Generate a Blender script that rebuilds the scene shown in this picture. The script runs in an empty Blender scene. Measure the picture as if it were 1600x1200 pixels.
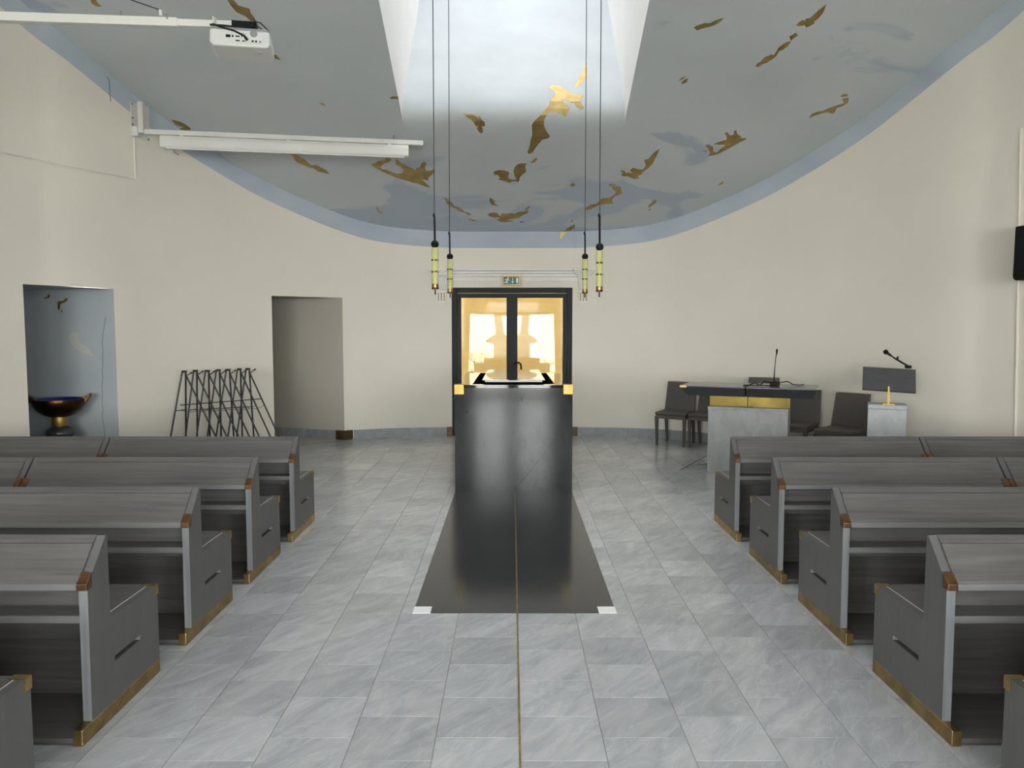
import bpy, bmesh, math, random
from mathutils import Vector, Matrix

random.seed(7)
SC = bpy.context.scene
COL = SC.collection

# ------------------------------------------------------------------ camera
FPX = 1200.0                      # focal length in pixels of the 1600x1200 frame
CAMX, CAMZ = -0.02, 1.6
PITCH = math.atan(88 / FPX)
cam_data = bpy.data.cameras.new('camera')
cam_data.sensor_width = 36.0
cam_data.lens = 36.0 * FPX / 1600.0
cam_data.clip_start = 0.05
cam = bpy.data.objects.new('camera', cam_data)
cam.location = (CAMX, 0, CAMZ)
cam.rotation_euler = (math.pi / 2 - PITCH, 0, 0)
COL.objects.link(cam)
SC.camera = cam

# ------------------------------------------------------------------ sky and exposure
world = bpy.data.worlds.new('overcast_sky')
SC.world = world
world.use_nodes = True
wn = world.node_tree.nodes
wn['Background'].inputs[0].default_value = (0.975, 0.985, 1.0, 1)
wn['Background'].inputs[1].default_value = 2.6
SC.view_settings.view_transform = 'Standard'
SC.view_settings.look = 'None'
SC.view_settings.exposure = 3.2
SC.view_settings.gamma = 1.0
SC.view_settings.use_curve_mapping = False
SC.cycles.use_denoising = True
SC.cycles.max_bounces = 14
SC.cycles.diffuse_bounces = 8
SC.cycles.glossy_bounces = 5
SC.cycles.transparent_max_bounces = 16
SC.cycles.sample_clamp_indirect = 8.0


def portal(name, loc, rot, sx, sy):
    l = bpy.data.lights.new(name, 'AREA')
    l.shape = 'RECTANGLE'
    l.size, l.size_y = sx, sy
    l.cycles.is_portal = True
    o = bpy.data.objects.new(name, l)
    o.location, o.rotation_euler = loc, rot
    COL.objects.link(o)


SKY_Z = 8.2
portal('skylight_portal', (0, 8.6, SKY_Z - 0.03), (0, 0, 0), 2.58, 7.2)
BACK_Y = -3.2
REAR = (-1.3, 1.3, -2.0, 3.2)          # roof light over the rear pews
portal('rear_skylight_portal', (0, 0.6, 6.27), (0, 0, 0), 2.6, 5.2)
for wx, wwid, wz, whh in ((0, 1.9, 1.3, 2.53), (-3.17, 3.25, 2.0, 2.4), (3.17, 3.25, 2.0, 2.4)):
    portal('rear_glazing_portal', (wx, BACK_Y + 0.06, wz), (math.pi / 2, 0, 0), wwid, whh)
portal('door_portal', (-0.02, 11.38, 1.1), (-math.pi / 2, 0, 0), 1.7, 2.1)


# ------------------------------------------------------------------ measuring helpers
CP, SP = math.cos(PITCH), math.sin(PITCH)


def ray(x, y):
    u, v = (x - 800) / FPX, (600 - y) / FPX
    return u, CP + v * SP, -SP + v * CP


def at_z(x, y, z=0.0):
    a = ray(x, y); t = (z - CAMZ) / a[2]
    return Vector((CAMX + a[0] * t, a[1] * t, z))


def at_Y(x, y, Y):
    a = ray(x, y); t = Y / a[1]
    return Vector((CAMX + a[0] * t, Y, CAMZ + a[2] * t))


def at_plane(x, y, p0, n):
    a = Vector(ray(x, y)); o = Vector((CAMX, 0, CAMZ))
    return o + a * ((Vector(p0) - o).dot(n) / a.dot(n))


# ------------------------------------------------------------------ mesh helpers
class MB:
    def __init__(self):
        self.v, self.f, self.mi = [], [], []

    def add(self, vs, fs, mi=0):
        b = len(self.v)
        self.v += [tuple(p) for p in vs]
        self.f += [tuple(b + i for i in q) for q in fs]
        self.mi += [mi] * len(fs)
        return self

    def box(self, x0, x1, y0, y1, z0, z1, mat=None, mi=0):
        vs = [Vector((x, y, z)) for x in (x0, x1) for y in (y0, y1) for z in (z0, z1)]
        if mat is not None:
            vs = [mat @ p for p in vs]
        return self.add(vs, [(0, 1, 3, 2), (4, 6, 7, 5), (0, 4, 5, 1), (2, 3, 7, 6), (0, 2, 6, 4), (1, 5, 7, 3)], mi)

    def prism(self, poly, a, b, axis='x', mi=0):
        def P(q, t):
            if axis == 'x': return (t, q[0], q[1])
            if axis == 'y': return (q[0], t, q[1])
            return (q[0], q[1], t)
        n = len(poly)
        vs = [P(q, a) for q in poly] + [P(q, b) for q in poly]
        fs = [tuple(range(n)), tuple(range(2 * n - 1, n - 1, -1))]
        fs += [(i, (i + 1) % n, n + (i + 1) % n, n + i) for i in range(n)]
        return self.add(vs, fs, mi)

    def tube(self, pts, r, n=8, cap=True, mi=0):
        pts = [Vector(p) for p in pts]
        rs = r if isinstance(r, (list, tuple)) else [r] * len(pts)
        vs, fs = [], []
        ref = None
        for i, p in enumerate(pts):
            t = (pts[min(i + 1, len(pts) - 1)] - pts[max(i - 1, 0)]).normalized()
            if ref is None:
                ref = Vector((1, 0, 0)) if abs(t.x) < 0.9 else Vector((0, 1, 0))
            ref = (ref - t * ref.dot(t)).normalized()
            w = t.cross(ref)
            vs += [p + (ref * math.cos(k * 2 * math.pi / n) + w * math.sin(k * 2 * math.pi / n)) * rs[i] for k in range(n)]
        for i in range(len(pts) - 1):
            fs += [(i * n + k, i * n + (k + 1) % n, (i + 1) * n + (k + 1) % n, (i + 1) * n + k) for k in range(n)]
        if cap:
            fs += [tuple(range(n - 1, -1, -1)), tuple((len(pts) - 1) * n + k for k in range(n))]
        return self.add(vs, fs, mi)

    def lathe(self, prof, n=24, c=(0, 0, 0), mi=0):
        vs, fs = [], []
        for r, z in prof:
            vs += [(c[0] + r * math.cos(k * 2 * math.pi / n), c[1] + r * math.sin(k * 2 * math.pi / n), c[2] + z) for k in range(n)]
        for i in range(len(prof) - 1):
            fs += [(i * n + k, i * n + (k + 1) % n, (i + 1) * n + (k + 1) % n, (i + 1) * n + k) for k in range(n)]
        fs += [tuple(range(n - 1, -1, -1)), tuple((len(prof) - 1) * n + k for k in range(n))]
        return self.add(vs, fs, mi)

    def mesh(self, name, mats, smooth=False, fix=True):
        me = bpy.data.meshes.new(name)
        me.from_pydata(self.v, [], self.f)
        if not isinstance(mats, (list, tuple)):
            mats = [mats]
        for m in mats:
            me.materials.append(m)
        for p, k in zip(me.polygons, self.mi):
            p.material_index = k
        if fix:
            bm = bmesh.new(); bm.from_mesh(me)
            bmesh.ops.recalc_face_normals(bm, faces=bm.faces)
            bm.to_mesh(me); bm.free()
        if smooth:
            me.polygons.foreach_set('use_smooth', [True] * len(me.polygons))
            try:
                me.set_sharp_from_angle(angle=math.radians(38))
            except Exception:
                pass
        me.update()
        return me

    def build(self, name, mats, parent=None, smooth=False, bevel=0, fix=True):
        o = bpy.data.objects.new(name, self.mesh(name, mats, smooth, fix))
        COL.objects.link(o)
        if parent is not None:
            o.parent = parent
        if bevel:
            b = o.modifiers.new('bevel', 'BEVEL')
            b.width, b.segments, b.limit_method = bevel, 2, 'ANGLE'
        return o


def tag(o, label, cat, group=None):
    o['label'], o['category'] = label, cat
    if group: o['group'] = group
    return o


def thing(name, label, cat, loc=(0, 0, 0), rz=0, group=None):
    o = bpy.data.objects.new(name, None)
    o.empty_display_size = 0.1
    o.location, o.rotation_euler = loc, (0, 0, rz)
    COL.objects.link(o)
    return tag(o, label, cat, group)


def struct(o):
    o['kind'] = 'structure'
    return o


def copy_tree(o, parent=None):
    c = o.copy(); COL.objects.link(c)
    c.parent = parent
    for ch in list(o.children):
        copy_tree(ch, c)
    return c


def filled(outer, holes, depth, map3, name, mats, parent=None):
    """a plate: outline with holes in 2-D, extruded by depth, mapped to 3-D by map3(u, v, w)"""
    bm = bmesh.new()
    edges = []
    for loop in [outer] + holes:
        vs = [bm.verts.new((p[0], p[1], 0)) for p in loop]
        edges += [bm.edges.new((vs[i], vs[(i + 1) % len(vs)])) for i in range(len(vs))]
    bmesh.ops.triangle_fill(bm, edges=edges, use_beauty=True, use_dissolve=False)
    ex = bmesh.ops.extrude_face_region(bm, geom=list(bm.faces))
    for g in ex['geom']:
        if isinstance(g, bmesh.types.BMVert):
            g.co.z = depth
    for v in bm.verts:
        v.co = map3(v.co.x, v.co.y, v.co.z)
    bmesh.ops.recalc_face_normals(bm, faces=bm.faces)
    me = bpy.data.meshes.new(name)
    bm.to_mesh(me); bm.free()
    for m in (mats if isinstance(mats, (list, tuple)) else [mats]):
        me.materials.append(m)
    o = bpy.data.objects.new(name, me); COL.objects.link(o)
    if parent is not None: o.parent = parent
    return o


# ------------------------------------------------------------------ materials
def mat(name, color, rough=0.5, metal=0.0, noise=None, bump=None, spec=0.5, coat=0.0, emit=None):
    m = bpy.data.materials.new(name); m.use_nodes = True
    nt = m.node_tree; N, L = nt.nodes, nt.links
    b = N['Principled BSDF']
    b.inputs['Base Color'].default_value = (*color, 1)
    b.inputs['Roughness'].default_value = rough
    b.inputs['Metallic'].default_value = metal
    b.inputs['Specular IOR Level'].default_value = spec
    b.inputs['Coat Weight'].default_value = coat
    if emit:
        b.inputs['Emission Color'].default_value = (*emit[0], 1)
        b.inputs['Emission Strength'].default_value = emit[1]
    if noise or bump:
        g = N.new('ShaderNodeNewGeometry')
    if noise:      # (scale, color2, stretch, detail)
        sc, c2, st, det = noise
        mp = N.new('ShaderNodeMapping'); mp.inputs['Scale'].default_value = st
        L.new(g.outputs['Position'], mp.inputs[0])
        n = N.new('ShaderNodeTexNoise'); n.inputs['Scale'].default_value = sc; n.inputs['Detail'].default_value = det
        L.new(mp.outputs[0], n.inputs[0])
        r = N.new('ShaderNodeMapRange'); r.inputs[1].default_value = 0.32; r.inputs[2].default_value = 0.68
        L.new(n.outputs[0], r.inputs[0])
        mx = N.new('ShaderNodeMix'); mx.data_type = 'RGBA'
        mx.inputs[6].default_value = (*color, 1); mx.inputs[7].default_value = (*c2, 1)
        L.new(r.outputs[0], mx.inputs[0]); L.new(mx.outputs[2], b.inputs['Base Color'])
    if bump:       # (scale, strength)
        n2 = N.new('ShaderNodeTexNoise'); n2.inputs['Scale'].default_value = bump[0]; n2.inputs['Detail'].default_value = 4
        L.new(g.outputs['Position'], n2.inputs[0])
        bp = N.new('ShaderNodeBump'); bp.inputs['Strength'].default_value = bump[1]; bp.inputs['Distance'].default_value = 0.01
        L.new(n2.outputs[0], bp.inputs['Height']); L.new(bp.outputs[0], b.inputs['Normal'])
    return m


M = {}
M['plaster'] = mat('cream_plaster', (0.785, 0.735, 0.655), 0.9, noise=(0.9, (0.75, 0.705, 0.63), (1, 1, 1), 3), bump=(35, 0.06), spec=0.2)
M['passage_shade'] = mat('shaded_passage_plaster', (0.46, 0.425, 0.37), 0.9, noise=(0.9, (0.43, 0.40, 0.35), (1, 1, 1), 3), spec=0.2)  # darker than the wall plaster: the passage's shade is put into the colour
M['shaft_white'] = mat('white_plaster', (0.80, 0.79, 0.77), 0.9, noise=(2, (0.76, 0.75, 0.73), (1, 1, 1), 3), spec=0.2)
M['band'] = mat('pale_blue_paint', (0.41, 0.465, 0.54), 0.85, noise=(1.6, (0.47, 0.52, 0.58), (1, 1, 2), 4), spec=0.2)
M['niche'] = mat('slate_blue_paint', (0.39, 0.425, 0.45), 0.7, noise=(1.3, (0.45, 0.48, 0.495), (1, 1, 1), 3), spec=0.3)
M['gold'] = mat('gold_leaf', (0.50, 0.375, 0.165), 0.55, 1.0, noise=(9, (0.37, 0.27, 0.11), (1, 1, 1), 4), bump=(40, 0.5))
M['brass'] = mat('aged_brass', (0.46, 0.32, 0.12), 0.36, 1.0, noise=(14, (0.27, 0.19, 0.08), (1, 1, 1), 5), bump=(60, 0.08))
M['bright_brass'] = mat('polished_brass', (0.46, 0.34, 0.10), 0.5, 1.0, noise=(10, (0.40, 0.28, 0.075), (1, 1, 1), 3))
M['box_brass'] = mat('dull_sheet_brass', (0.17, 0.125, 0.035), 0.3, 1.0, noise=(5, (0.09, 0.066, 0.02), (1, 1, 1), 3))
M['copper'] = mat('worn_copper', (0.26, 0.145, 0.08), 0.42, 1.0, noise=(20, (0.18, 0.10, 0.055), (1, 1, 1), 4))
M['bronze_base'] = mat('dark_bronze_base', (0.10, 0.062, 0.03), 0.45, 0.6, noise=(14, (0.07, 0.045, 0.022), (1, 1, 1), 3))
M['door_metal'] = mat('charcoal_metal', (0.015, 0.018, 0.019), 0.5, 0.0, spec=0.22)
M['white_metal'] = mat('white_lacquer', (0.66, 0.65, 0.62), 0.4)
M['white_plastic'] = mat('white_plastic', (0.62, 0.62, 0.61), 0.4)
M['grey_plastic'] = mat('grey_plastic', (0.25, 0.25, 0.26), 0.5)
M['black'] = mat('black_plastic', (0.005, 0.005, 0.006), 0.6, spec=0.25)
M['black_matte'] = mat('black_velvet', (0.003, 0.003, 0.003), 0.95, spec=0.05)
M['black_metal'] = mat('black_rod', (0.012, 0.012, 0.012), 0.4, 0.3)
M['cable'] = mat('dark_cable', (0.05, 0.05, 0.05), 0.5, 0.2)
M['leather'] = mat('dark_brown_leather', (0.075, 0.066, 0.058), 0.55, bump=(160, 0.08))
M['white_stone'] = mat('white_marble', (0.82, 0.83, 0.84), 0.35)
M['chair_wood'] = mat('dark_chair_leg', (0.058, 0.051, 0.045), 0.5)
M['table_black'] = mat('black_table_stone', (0.018, 0.02, 0.022), 0.38, noise=(8, (0.028, 0.03, 0.032), (1, 1, 1), 4))
M['lectern_board'] = mat('slate_board', (0.068, 0.069, 0.072), 0.5, noise=(9, (0.084, 0.085, 0.088), (1, 1, 3), 5))
M['table_sheet'] = mat('polished_table_stone', (0.06, 0.06, 0.06), 0.2, noise=(9, (0.08, 0.08, 0.078), (1, 1, 1), 5))
M['grout'] = mat('grout', (0.33, 0.335, 0.34), 0.85)
M['moulding'] = mat('painted_moulding', (0.80, 0.78, 0.755), 0.8, spec=0.2)
M['lamp_glass'] = mat('pale_green_glass', (0.52, 0.52, 0.20), 0.25, noise=(12, (0.58, 0.58, 0.28), (1, 1, 0.4), 2))
M['sign_green'] = mat('sign_green', (0.004, 0.11, 0.06), 0.4)
M['sign_white'] = mat('sign_white', (0.85, 0.88, 0.86), 0.4)
M['enamel_blue'] = mat('deep_blue_enamel', (0.008, 0.018, 0.13), 0.2)
M['bowl_bronze'] = mat('hammered_bronze', (0.085, 0.042, 0.018), 0.33, 1.0, noise=(9, (0.045, 0.024, 0.011), (1, 1, 1), 4), bump=(45, 0.15))
M['dark_glass'] = mat('smoky_glass_ball', (0.07, 0.07, 0.07), 0.12, 0.6, noise=(7, (0.12, 0.12, 0.12), (1, 1, 1), 3))
M['crack'] = mat('crack_line', (0.22, 0.24, 0.26), 0.9)
M['ext_ground'] = mat('pale_paving', (0.6, 0.59, 0.56), 0.8, noise=(6, (0.68, 0.67, 0.64), (1, 1, 1), 3))
M['hedge'] = mat('pale_hedge', (0.09, 0.095, 0.07), 0.8, noise=(30, (0.22, 0.22, 0.19), (1, 1, 1), 4))
M['ext_wall'] = mat('pale_render', (0.25, 0.245, 0.22), 0.9)


def wood(name, c1, c2, axis, rough=0.45):
    """grey-stained ash; grain runs along axis (0 x, 1 y, 2 z)"""
    m = bpy.data.materials.new(name); m.use_nodes = True
    nt = m.node_tree; N, L = nt.nodes, nt.links
    b = N['Principled BSDF']; b.inputs['Roughness'].default_value = rough
    g = N.new('ShaderNodeNewGeometry')
    mp = N.new('ShaderNodeMapping')
    s = [26, 26, 26]; s[axis] = 1.1
    mp.inputs['Scale'].default_value = s
    L.new(g.outputs['Position'], mp.inputs[0])
    n = N.new('ShaderNodeTexNoise'); n.inputs['Scale'].default_value = 1.6; n.inputs['Detail'].default_value = 6; n.inputs['Distortion'].default_value = 0.6
    L.new(mp.outputs[0], n.inputs[0])
    n2 = N.new('ShaderNodeTexNoise'); n2.inputs['Scale'].default_value = 1.7; n2.inputs['Detail'].default_value = 2
    L.new(g.outputs['Position'], n2.inputs[0])
    ad = N.new('ShaderNodeMath'); ad.operation = 'MULTIPLY_ADD'; ad.inputs[1].default_value = 0.7
    L.new(n.outputs[0], ad.inputs[0])
    mu = N.new('ShaderNodeMath'); mu.operation = 'MULTIPLY'; mu.inputs[1].default_value = 0.3
    L.new(n2.outputs[0], mu.inputs[0]); L.new(mu.outputs[0], ad.inputs[2])
    r = N.new('ShaderNodeMapRange'); r.inputs[1].default_value = 0.35; r.inputs[2].default_value = 0.65
    L.new(ad.outputs[0], r.inputs[0])
    mx = N.new('ShaderNodeMix'); mx.data_type = 'RGBA'
    mx.inputs[6].default_value = (*c1, 1); mx.inputs[7].default_value = (*c2, 1)
    L.new(r.outputs[0], mx.inputs[0]); L.new(mx.outputs[2], b.inputs['Base Color'])
    bp = N.new('ShaderNodeBump'); bp.inputs['Strength'].default_value = 0.12; bp.inputs['Distance'].default_value = 0.004
    L.new(n.outputs[0], bp.inputs['Height']); L.new(bp.outputs[0], b.inputs['Normal'])
    return m


M['pew_x'] = wood('grey_ash_long_grain', (0.072, 0.069, 0.068), (0.120, 0.114, 0.110), 0)
M['pew_z'] = wood('grey_ash_end_panel', (0.088, 0.087, 0.086), (0.103, 0.102, 0.100), 2, 0.5)
M['pew_mid'] = wood('grey_ash_lighter_edge', (0.12, 0.12, 0.122), (0.17, 0.17, 0.172), 0, 0.5)
M['pew_edge'] = wood('grey_ash_edge', (0.15, 0.152, 0.162), (0.23, 0.232, 0.242), 2, 0.45)
M['oak'] = wood('yellow_oak_boards', (0.74, 0.65, 0.44), (0.83, 0.75, 0.55), 0, 0.6)


def marble(name, c1, c2, vein, rough, scale=1.0, spec=0.5, bump=0.03):
    m = bpy.data.materials.new(name); m.use_nodes = True
    nt = m.node_tree; N, L = nt.nodes, nt.links
    b = N['Principled BSDF']; b.inputs['Roughness'].default_value = rough
    b.inputs['Specular IOR Level'].default_value = spec
    g = N.new('ShaderNodeNewGeometry')
    oi = N.new('ShaderNodeObjectInfo')
    at = N.new('ShaderNodeAttribute'); at.attribute_name = 'rnd'
    sm = N.new('ShaderNodeMath'); sm.operation = 'ADD'
    L.new(oi.outputs['Random'], sm.inputs[0]); L.new(at.outputs['Fac'], sm.inputs[1])
    fr = N.new('ShaderNodeMath'); fr.operation = 'FRACT'; L.new(sm.outputs[0], fr.inputs[0])
    vm = N.new('ShaderNodeVectorMath'); vm.operation = 'MULTIPLY_ADD'
    vm.inputs[1].default_value = (37, 53, 11)
    L.new(fr.outputs[0], vm.inputs[0]); L.new(g.outputs['Position'], vm.inputs[2])
    ro_ = N.new('ShaderNodeMapping'); ro_.inputs['Rotation'].default_value = (0, 0, -0.95)
    L.new(vm.outputs[0], ro_.inputs[0])
    mp = N.new('ShaderNodeMapping')
    mp.inputs['Scale'].default_value = (1.6 * scale, 5.0 * scale, 2.5 * scale)
    L.new(ro_.outputs[0], mp.inputs[0])
    n = N.new('ShaderNodeTexNoise'); n.inputs['Scale'].default_value = 1.7; n.inputs['Detail'].default_value = 7
    n.inputs['Roughness'].default_value = 0.62; n.inputs['Distortion'].default_value = 0.9
    L.new(mp.outputs[0], n.inputs[0])
    r = N.new('ShaderNodeMapRange'); r.inputs[1].default_value = 0.3; r.inputs[2].default_value = 0.72
    L.new(n.outputs[0], r.inputs[0])
    mx = N.new('ShaderNodeMix'); mx.data_type = 'RGBA'
    mx.inputs[6].default_value = (*c1, 1); mx.inputs[7].default_value = (*c2, 1)
    L.new(r.outputs[0], mx.inputs[0])
    # fine bright veins
    n2 = N.new('ShaderNodeTexNoise'); n2.inputs['Scale'].default_value = 1.1; n2.inputs['Detail'].default_value = 5; n2.inputs['Distortion'].default_value = 1.6
    L.new(mp.outputs[0], n2.inputs[0])
    su = N.new('ShaderNodeMath'); su.operation = 'SUBTRACT'; su.inputs[1].default_value = 0.5; L.new(n2.outputs[0], su.inputs[0])
    ab = N.new('ShaderNodeMath'); ab.operation = 'ABSOLUTE'; L.new(su.outputs[0], ab.inputs[0])
    r2 = N.new('ShaderNodeMapRange'); r2.inputs[1].default_value = 0.0; r2.inputs[2].default_value = 0.02; r2.inputs[3].default_value = 0.24; r2.inputs[4].default_value = 0.0
    L.new(ab.outputs[0], r2.inputs[0])
    m2 = N.new('ShaderNodeMix'); m2.data_type = 'RGBA'; m2.inputs[7].default_value = (*vein, 1)
    L.new(r2.outputs[0], m2.inputs[0]); L.new(mx.outputs[2], m2.inputs[6])
    # per-tile value shift
    r3 = N.new('ShaderNodeMapRange'); r3.inputs[3].default_value = 0.88; r3.inputs[4].default_value = 1.09
    L.new(fr.outputs[0], r3.inputs[0])
    m3 = N.new('ShaderNodeVectorMath'); m3.operation = 'SCALE'
    L.new(m2.outputs[2], m3.inputs[0]); L.new(r3.outputs[0], m3.inputs['Scale'])
    L.new(m3.outputs[0], b.inputs['Base Color'])
    bp = N.new('ShaderNodeBump'); bp.inputs['Strength'].default_value = bump; bp.inputs['Distance'].default_value = 0.005
    L.new(n.outputs[0], bp.inputs['Height']); L.new(bp.outputs[0], b.inputs['Normal'])
    return m


M['tile'] = marble('grey_marble_tile', (0.325, 0.338, 0.35), (0.485, 0.495, 0.503), (0.61, 0.62, 0.63), 0.17, 1.0, 0.65)
M['skirting'] = marble('grey_marble_skirting', (0.22, 0.235, 0.25), (0.33, 0.34, 0.355), (0.42, 0.43, 0.44), 0.4)
M['base_stone'] = marble('grey_plinth_stone', (0.26, 0.265, 0.265), (0.36, 0.365, 0.365), (0.40, 0.41, 0.41), 0.5, 0.8)
M['lectern_stone'] = marble('pale_plinth_stone', (0.40, 0.42, 0.44), (0.54, 0.56, 0.58), (0.6, 0.61, 0.62), 0.5, 0.8)
M['black_stone'] = marble('black_polished_stone', (0.010, 0.011, 0.012), (0.017, 0.018, 0.020), (0.02, 0.021, 0.023), 0.10, 1.6, 0.42, 0.0)
M['slab_stone'] = marble('dark_floor_stone', (0.036, 0.037, 0.038), (0.055, 0.055, 0.056), (0.066, 0.066, 0.067), 0.14, 1.6, 0.5, 0.0)
M['black_top'] = marble('black_mirror_stone', (0.010, 0.011, 0.012), (0.016, 0.016, 0.017), (0.02, 0.02, 0.02), 0.04, 1.6, 0.7, 0.0)


def glass_mat(name, tint, ior=1.45):
    m = bpy.data.materials.new(name); m.use_nodes = True
    nt = m.node_tree; N, L = nt.nodes, nt.links
    N.remove(N['Principled BSDF'])
    t = N.new('ShaderNodeBsdfTransparent'); t.inputs[0].default_value = (*tint, 1)
    gl = N.new('ShaderNodeBsdfGlossy'); gl.inputs['Roughness'].default_value = 0.02
    fr = N.new('ShaderNodeFresnel'); fr.inputs[0].default_value = ior
    mx = N.new('ShaderNodeMixShader')
    L.new(fr.outputs[0], mx.inputs[0]); L.new(t.outputs[0], mx.inputs[1]); L.new(gl.outputs[0], mx.inputs[2])
    L.new(mx.outputs[0], N['Material Output'].inputs[0])
    return m


M['glass'] = glass_mat('clear_glass', (0.95, 0.96, 0.94))
M['amber_glass'] = glass_mat('amber_tinted_glass', (0.64, 0.60, 0.50), 1.22)
M['milky_glass'] = glass_mat('milky_roof_glass', (0.48, 0.485, 0.49))
M['opal_glass'] = glass_mat('opal_roof_glass', (0.26, 0.26, 0.265))


def ceiling_mat():
    """matt grey-blue sky painting: greyer high up, blue strokes of cloud low by the wall"""
    m = bpy.data.materials.new('painted_sky_ceiling'); m.use_nodes = True
    nt = m.node_tree; N, L = nt.nodes, nt.links
    b = N['Principled BSDF']; b.inputs['Roughness'].default_value = 0.9; b.inputs['Specular IOR Level'].default_value = 0.15
    g = N.new('ShaderNodeNewGeometry')
    sx = N.new('ShaderNodeSeparateXYZ'); L.new(g.outputs['Position'], sx.inputs[0])
    mp = N.new('ShaderNodeMapping'); mp.inputs['Scale'].default_value = (0.6, 1.3, 0.6); mp.inputs['Rotation'].default_value = (0, 0, 0.25)
    L.new(g.outputs['Position'], mp.inputs[0])
    n = N.new('ShaderNodeTexNoise'); n.inputs['Scale'].default_value = 1.3; n.inputs['Detail'].default_value = 4; n.inputs['Distortion'].default_value = 0.7
    L.new(mp.outputs[0], n.inputs[0])
    # stroke field: noise + height term
    r0 = N.new('ShaderNodeMapRange'); r0.inputs[1].default_value = 9.4; r0.inputs[2].default_value = 11.2; r0.inputs[3].default_value = -0.16; r0.inputs[4].default_value = 0.10
    L.new(sx.outputs[1], r0.inputs[0])
    ad = N.new('ShaderNodeMath'); L.new(n.outputs[0], ad.inputs[0]); L.new(r0.outputs[0], ad.inputs[1])
    r1 = N.new('ShaderNodeMapRange'); r1.inputs[1].default_value = 0.49; r1.inputs[2].default_value = 0.54
    L.new(ad.outputs[0], r1.inputs[0])
    n3 = N.new('ShaderNodeTexNoise'); n3.inputs['Scale'].default_value = 0.7; n3.inputs['Detail'].default_value = 5; L.new(mp.outputs[0], n3.inputs[0])
    r3 = N.new('ShaderNodeMapRange'); r3.inputs[1].default_value = 0.35; r3.inputs[2].default_value = 0.68; L.new(n3.outputs[0], r3.inputs[0])
    mx0 = N.new('ShaderNodeMix'); mx0.data_type = 'RGBA'
    mx0.inputs[6].default_value = (0.455, 0.485, 0.50, 1); mx0.inputs[7].default_value = (0.51, 0.54, 0.555, 1)
    L.new(r3.outputs[0], mx0.inputs[0])
    mx = N.new('ShaderNodeMix'); mx.data_type = 'RGBA'
    mx.inputs[7].default_value = (0.385, 0.43, 0.50, 1)
    L.new(r1.outputs[0], mx.inputs[0]); L.new(mx0.outputs[2], mx.inputs[6])
    L.new(mx.outputs[2], b.inputs['Base Color'])
    bp = N.new('ShaderNodeBump'); bp.inputs['Strength'].default_value = 0.08; bp.inputs['Distance'].default_value = 0.01
    n4 = N.new('ShaderNodeTexNoise'); n4.inputs['Scale'].default_value = 18; L.new(g.outputs['Position'], n4.inputs[0])
    L.new(n4.outputs[0], bp.inputs['Height']); L.new(bp.outputs[0], b.inputs['Normal'])
    return m


M['ceiling'] = ceiling_mat()
M['scoop'] = mat('pale_blue_scoop_paint', (0.46, 0.49, 0.505), 0.9, noise=(1.8, (0.505, 0.535, 0.55), (1, 1, 1), 4), bump=(18, 0.08), spec=0.15)

# ------------------------------------------------------------------ room plan
KX = [0.0, 0.55, 0.98, 1.86, 2.45, 3.20, 3.68, 4.10, 4.50, 4.70, 4.90, 5.03, 5.09, 5.10]
KY = [11.305, 11.305, 11.30, 11.165, 10.87, 10.23, 9.64, 8.97, 8.02, 7.60, 6.85, 6.0, 5.0, 4.0]


def catmull(P, m=10):
    out = []
    for i in range(len(P) - 1):
        p0, p1, p2, p3 = P[max(i - 1, 0)], P[i], P[i + 1], P[min(i + 2, len(P) - 1)]
        for k in range(m):
            t = k / m
            out.append(tuple(0.5 * (2 * b + (c - a) * t + (2 * a - 5 * b + 4 * c - d) * t * t + (3 * b - a - 3 * c + d) * t ** 3)
                             for a, b, c, d in zip(p0, p1, p2, p3)))
    out.append(P[-1])
    return out


PLAN = catmull(list(zip(KX, KY)), 8)      # right half, from the door axis to the side
PLAN += [(5.10, 2.0), (5.10, 0.0), (5.10, BACK_Y)]
SLOPE, ZC, DY = 0.461, 2.993, 11.305
FLAT_Y = 5.0
FLAT_Z = ZC + SLOPE * (DY - FLAT_Y)


def ceil_z(Y):
    return min(ZC + SLOPE * (DY - Y), FLAT_Z)


def wall_hit(px, py):
    """pixel -> point on the curved wall, outward normal, tangent"""
    a = ray(px, py); r = a[0] / a[1]
    side = 1 if a[0] > 0 else -1
    for i in range(len(PLAN) - 1):
        (x0, y0), (x1, y1) = PLAN[i], PLAN[i + 1]
        f0, f1 = side * x0 - CAMX - r * y0, side * x1 - CAMX - r * y1
        if f0 * side <= 0 < f1 * side:
            t = f0 / (f0 - f1)
            X, Y = side * (x0 + (x1 - x0) * t), y0 + (y1 - y0) * t
            tg = Vector((side * (x1 - x0), y1 - y0, 0)).normalized()
            n = Vector((-tg.y, tg.x, 0)) if side < 0 else Vector((tg.y, -tg.x, 0))
            if n.dot(Vector((X, Y - 5, 0))) < 0: n = -n
            return Vector((X, Y, CAMZ + a[2] * Y / a[1])), n, tg
    return None


OPEN_Z = 2.02
BAND = 0.235
NL, NR = wall_hit(41, 560)[0], wall_hit(181.5, 560)[0]       # the blue niche
OL, OR = wall_hit(426.5, 560)[0], wall_hit(537, 600)[0]      # the passage
DOOR_C, DOOR_W, DOOR_H = -0.02, 0.885, 2.185


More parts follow.
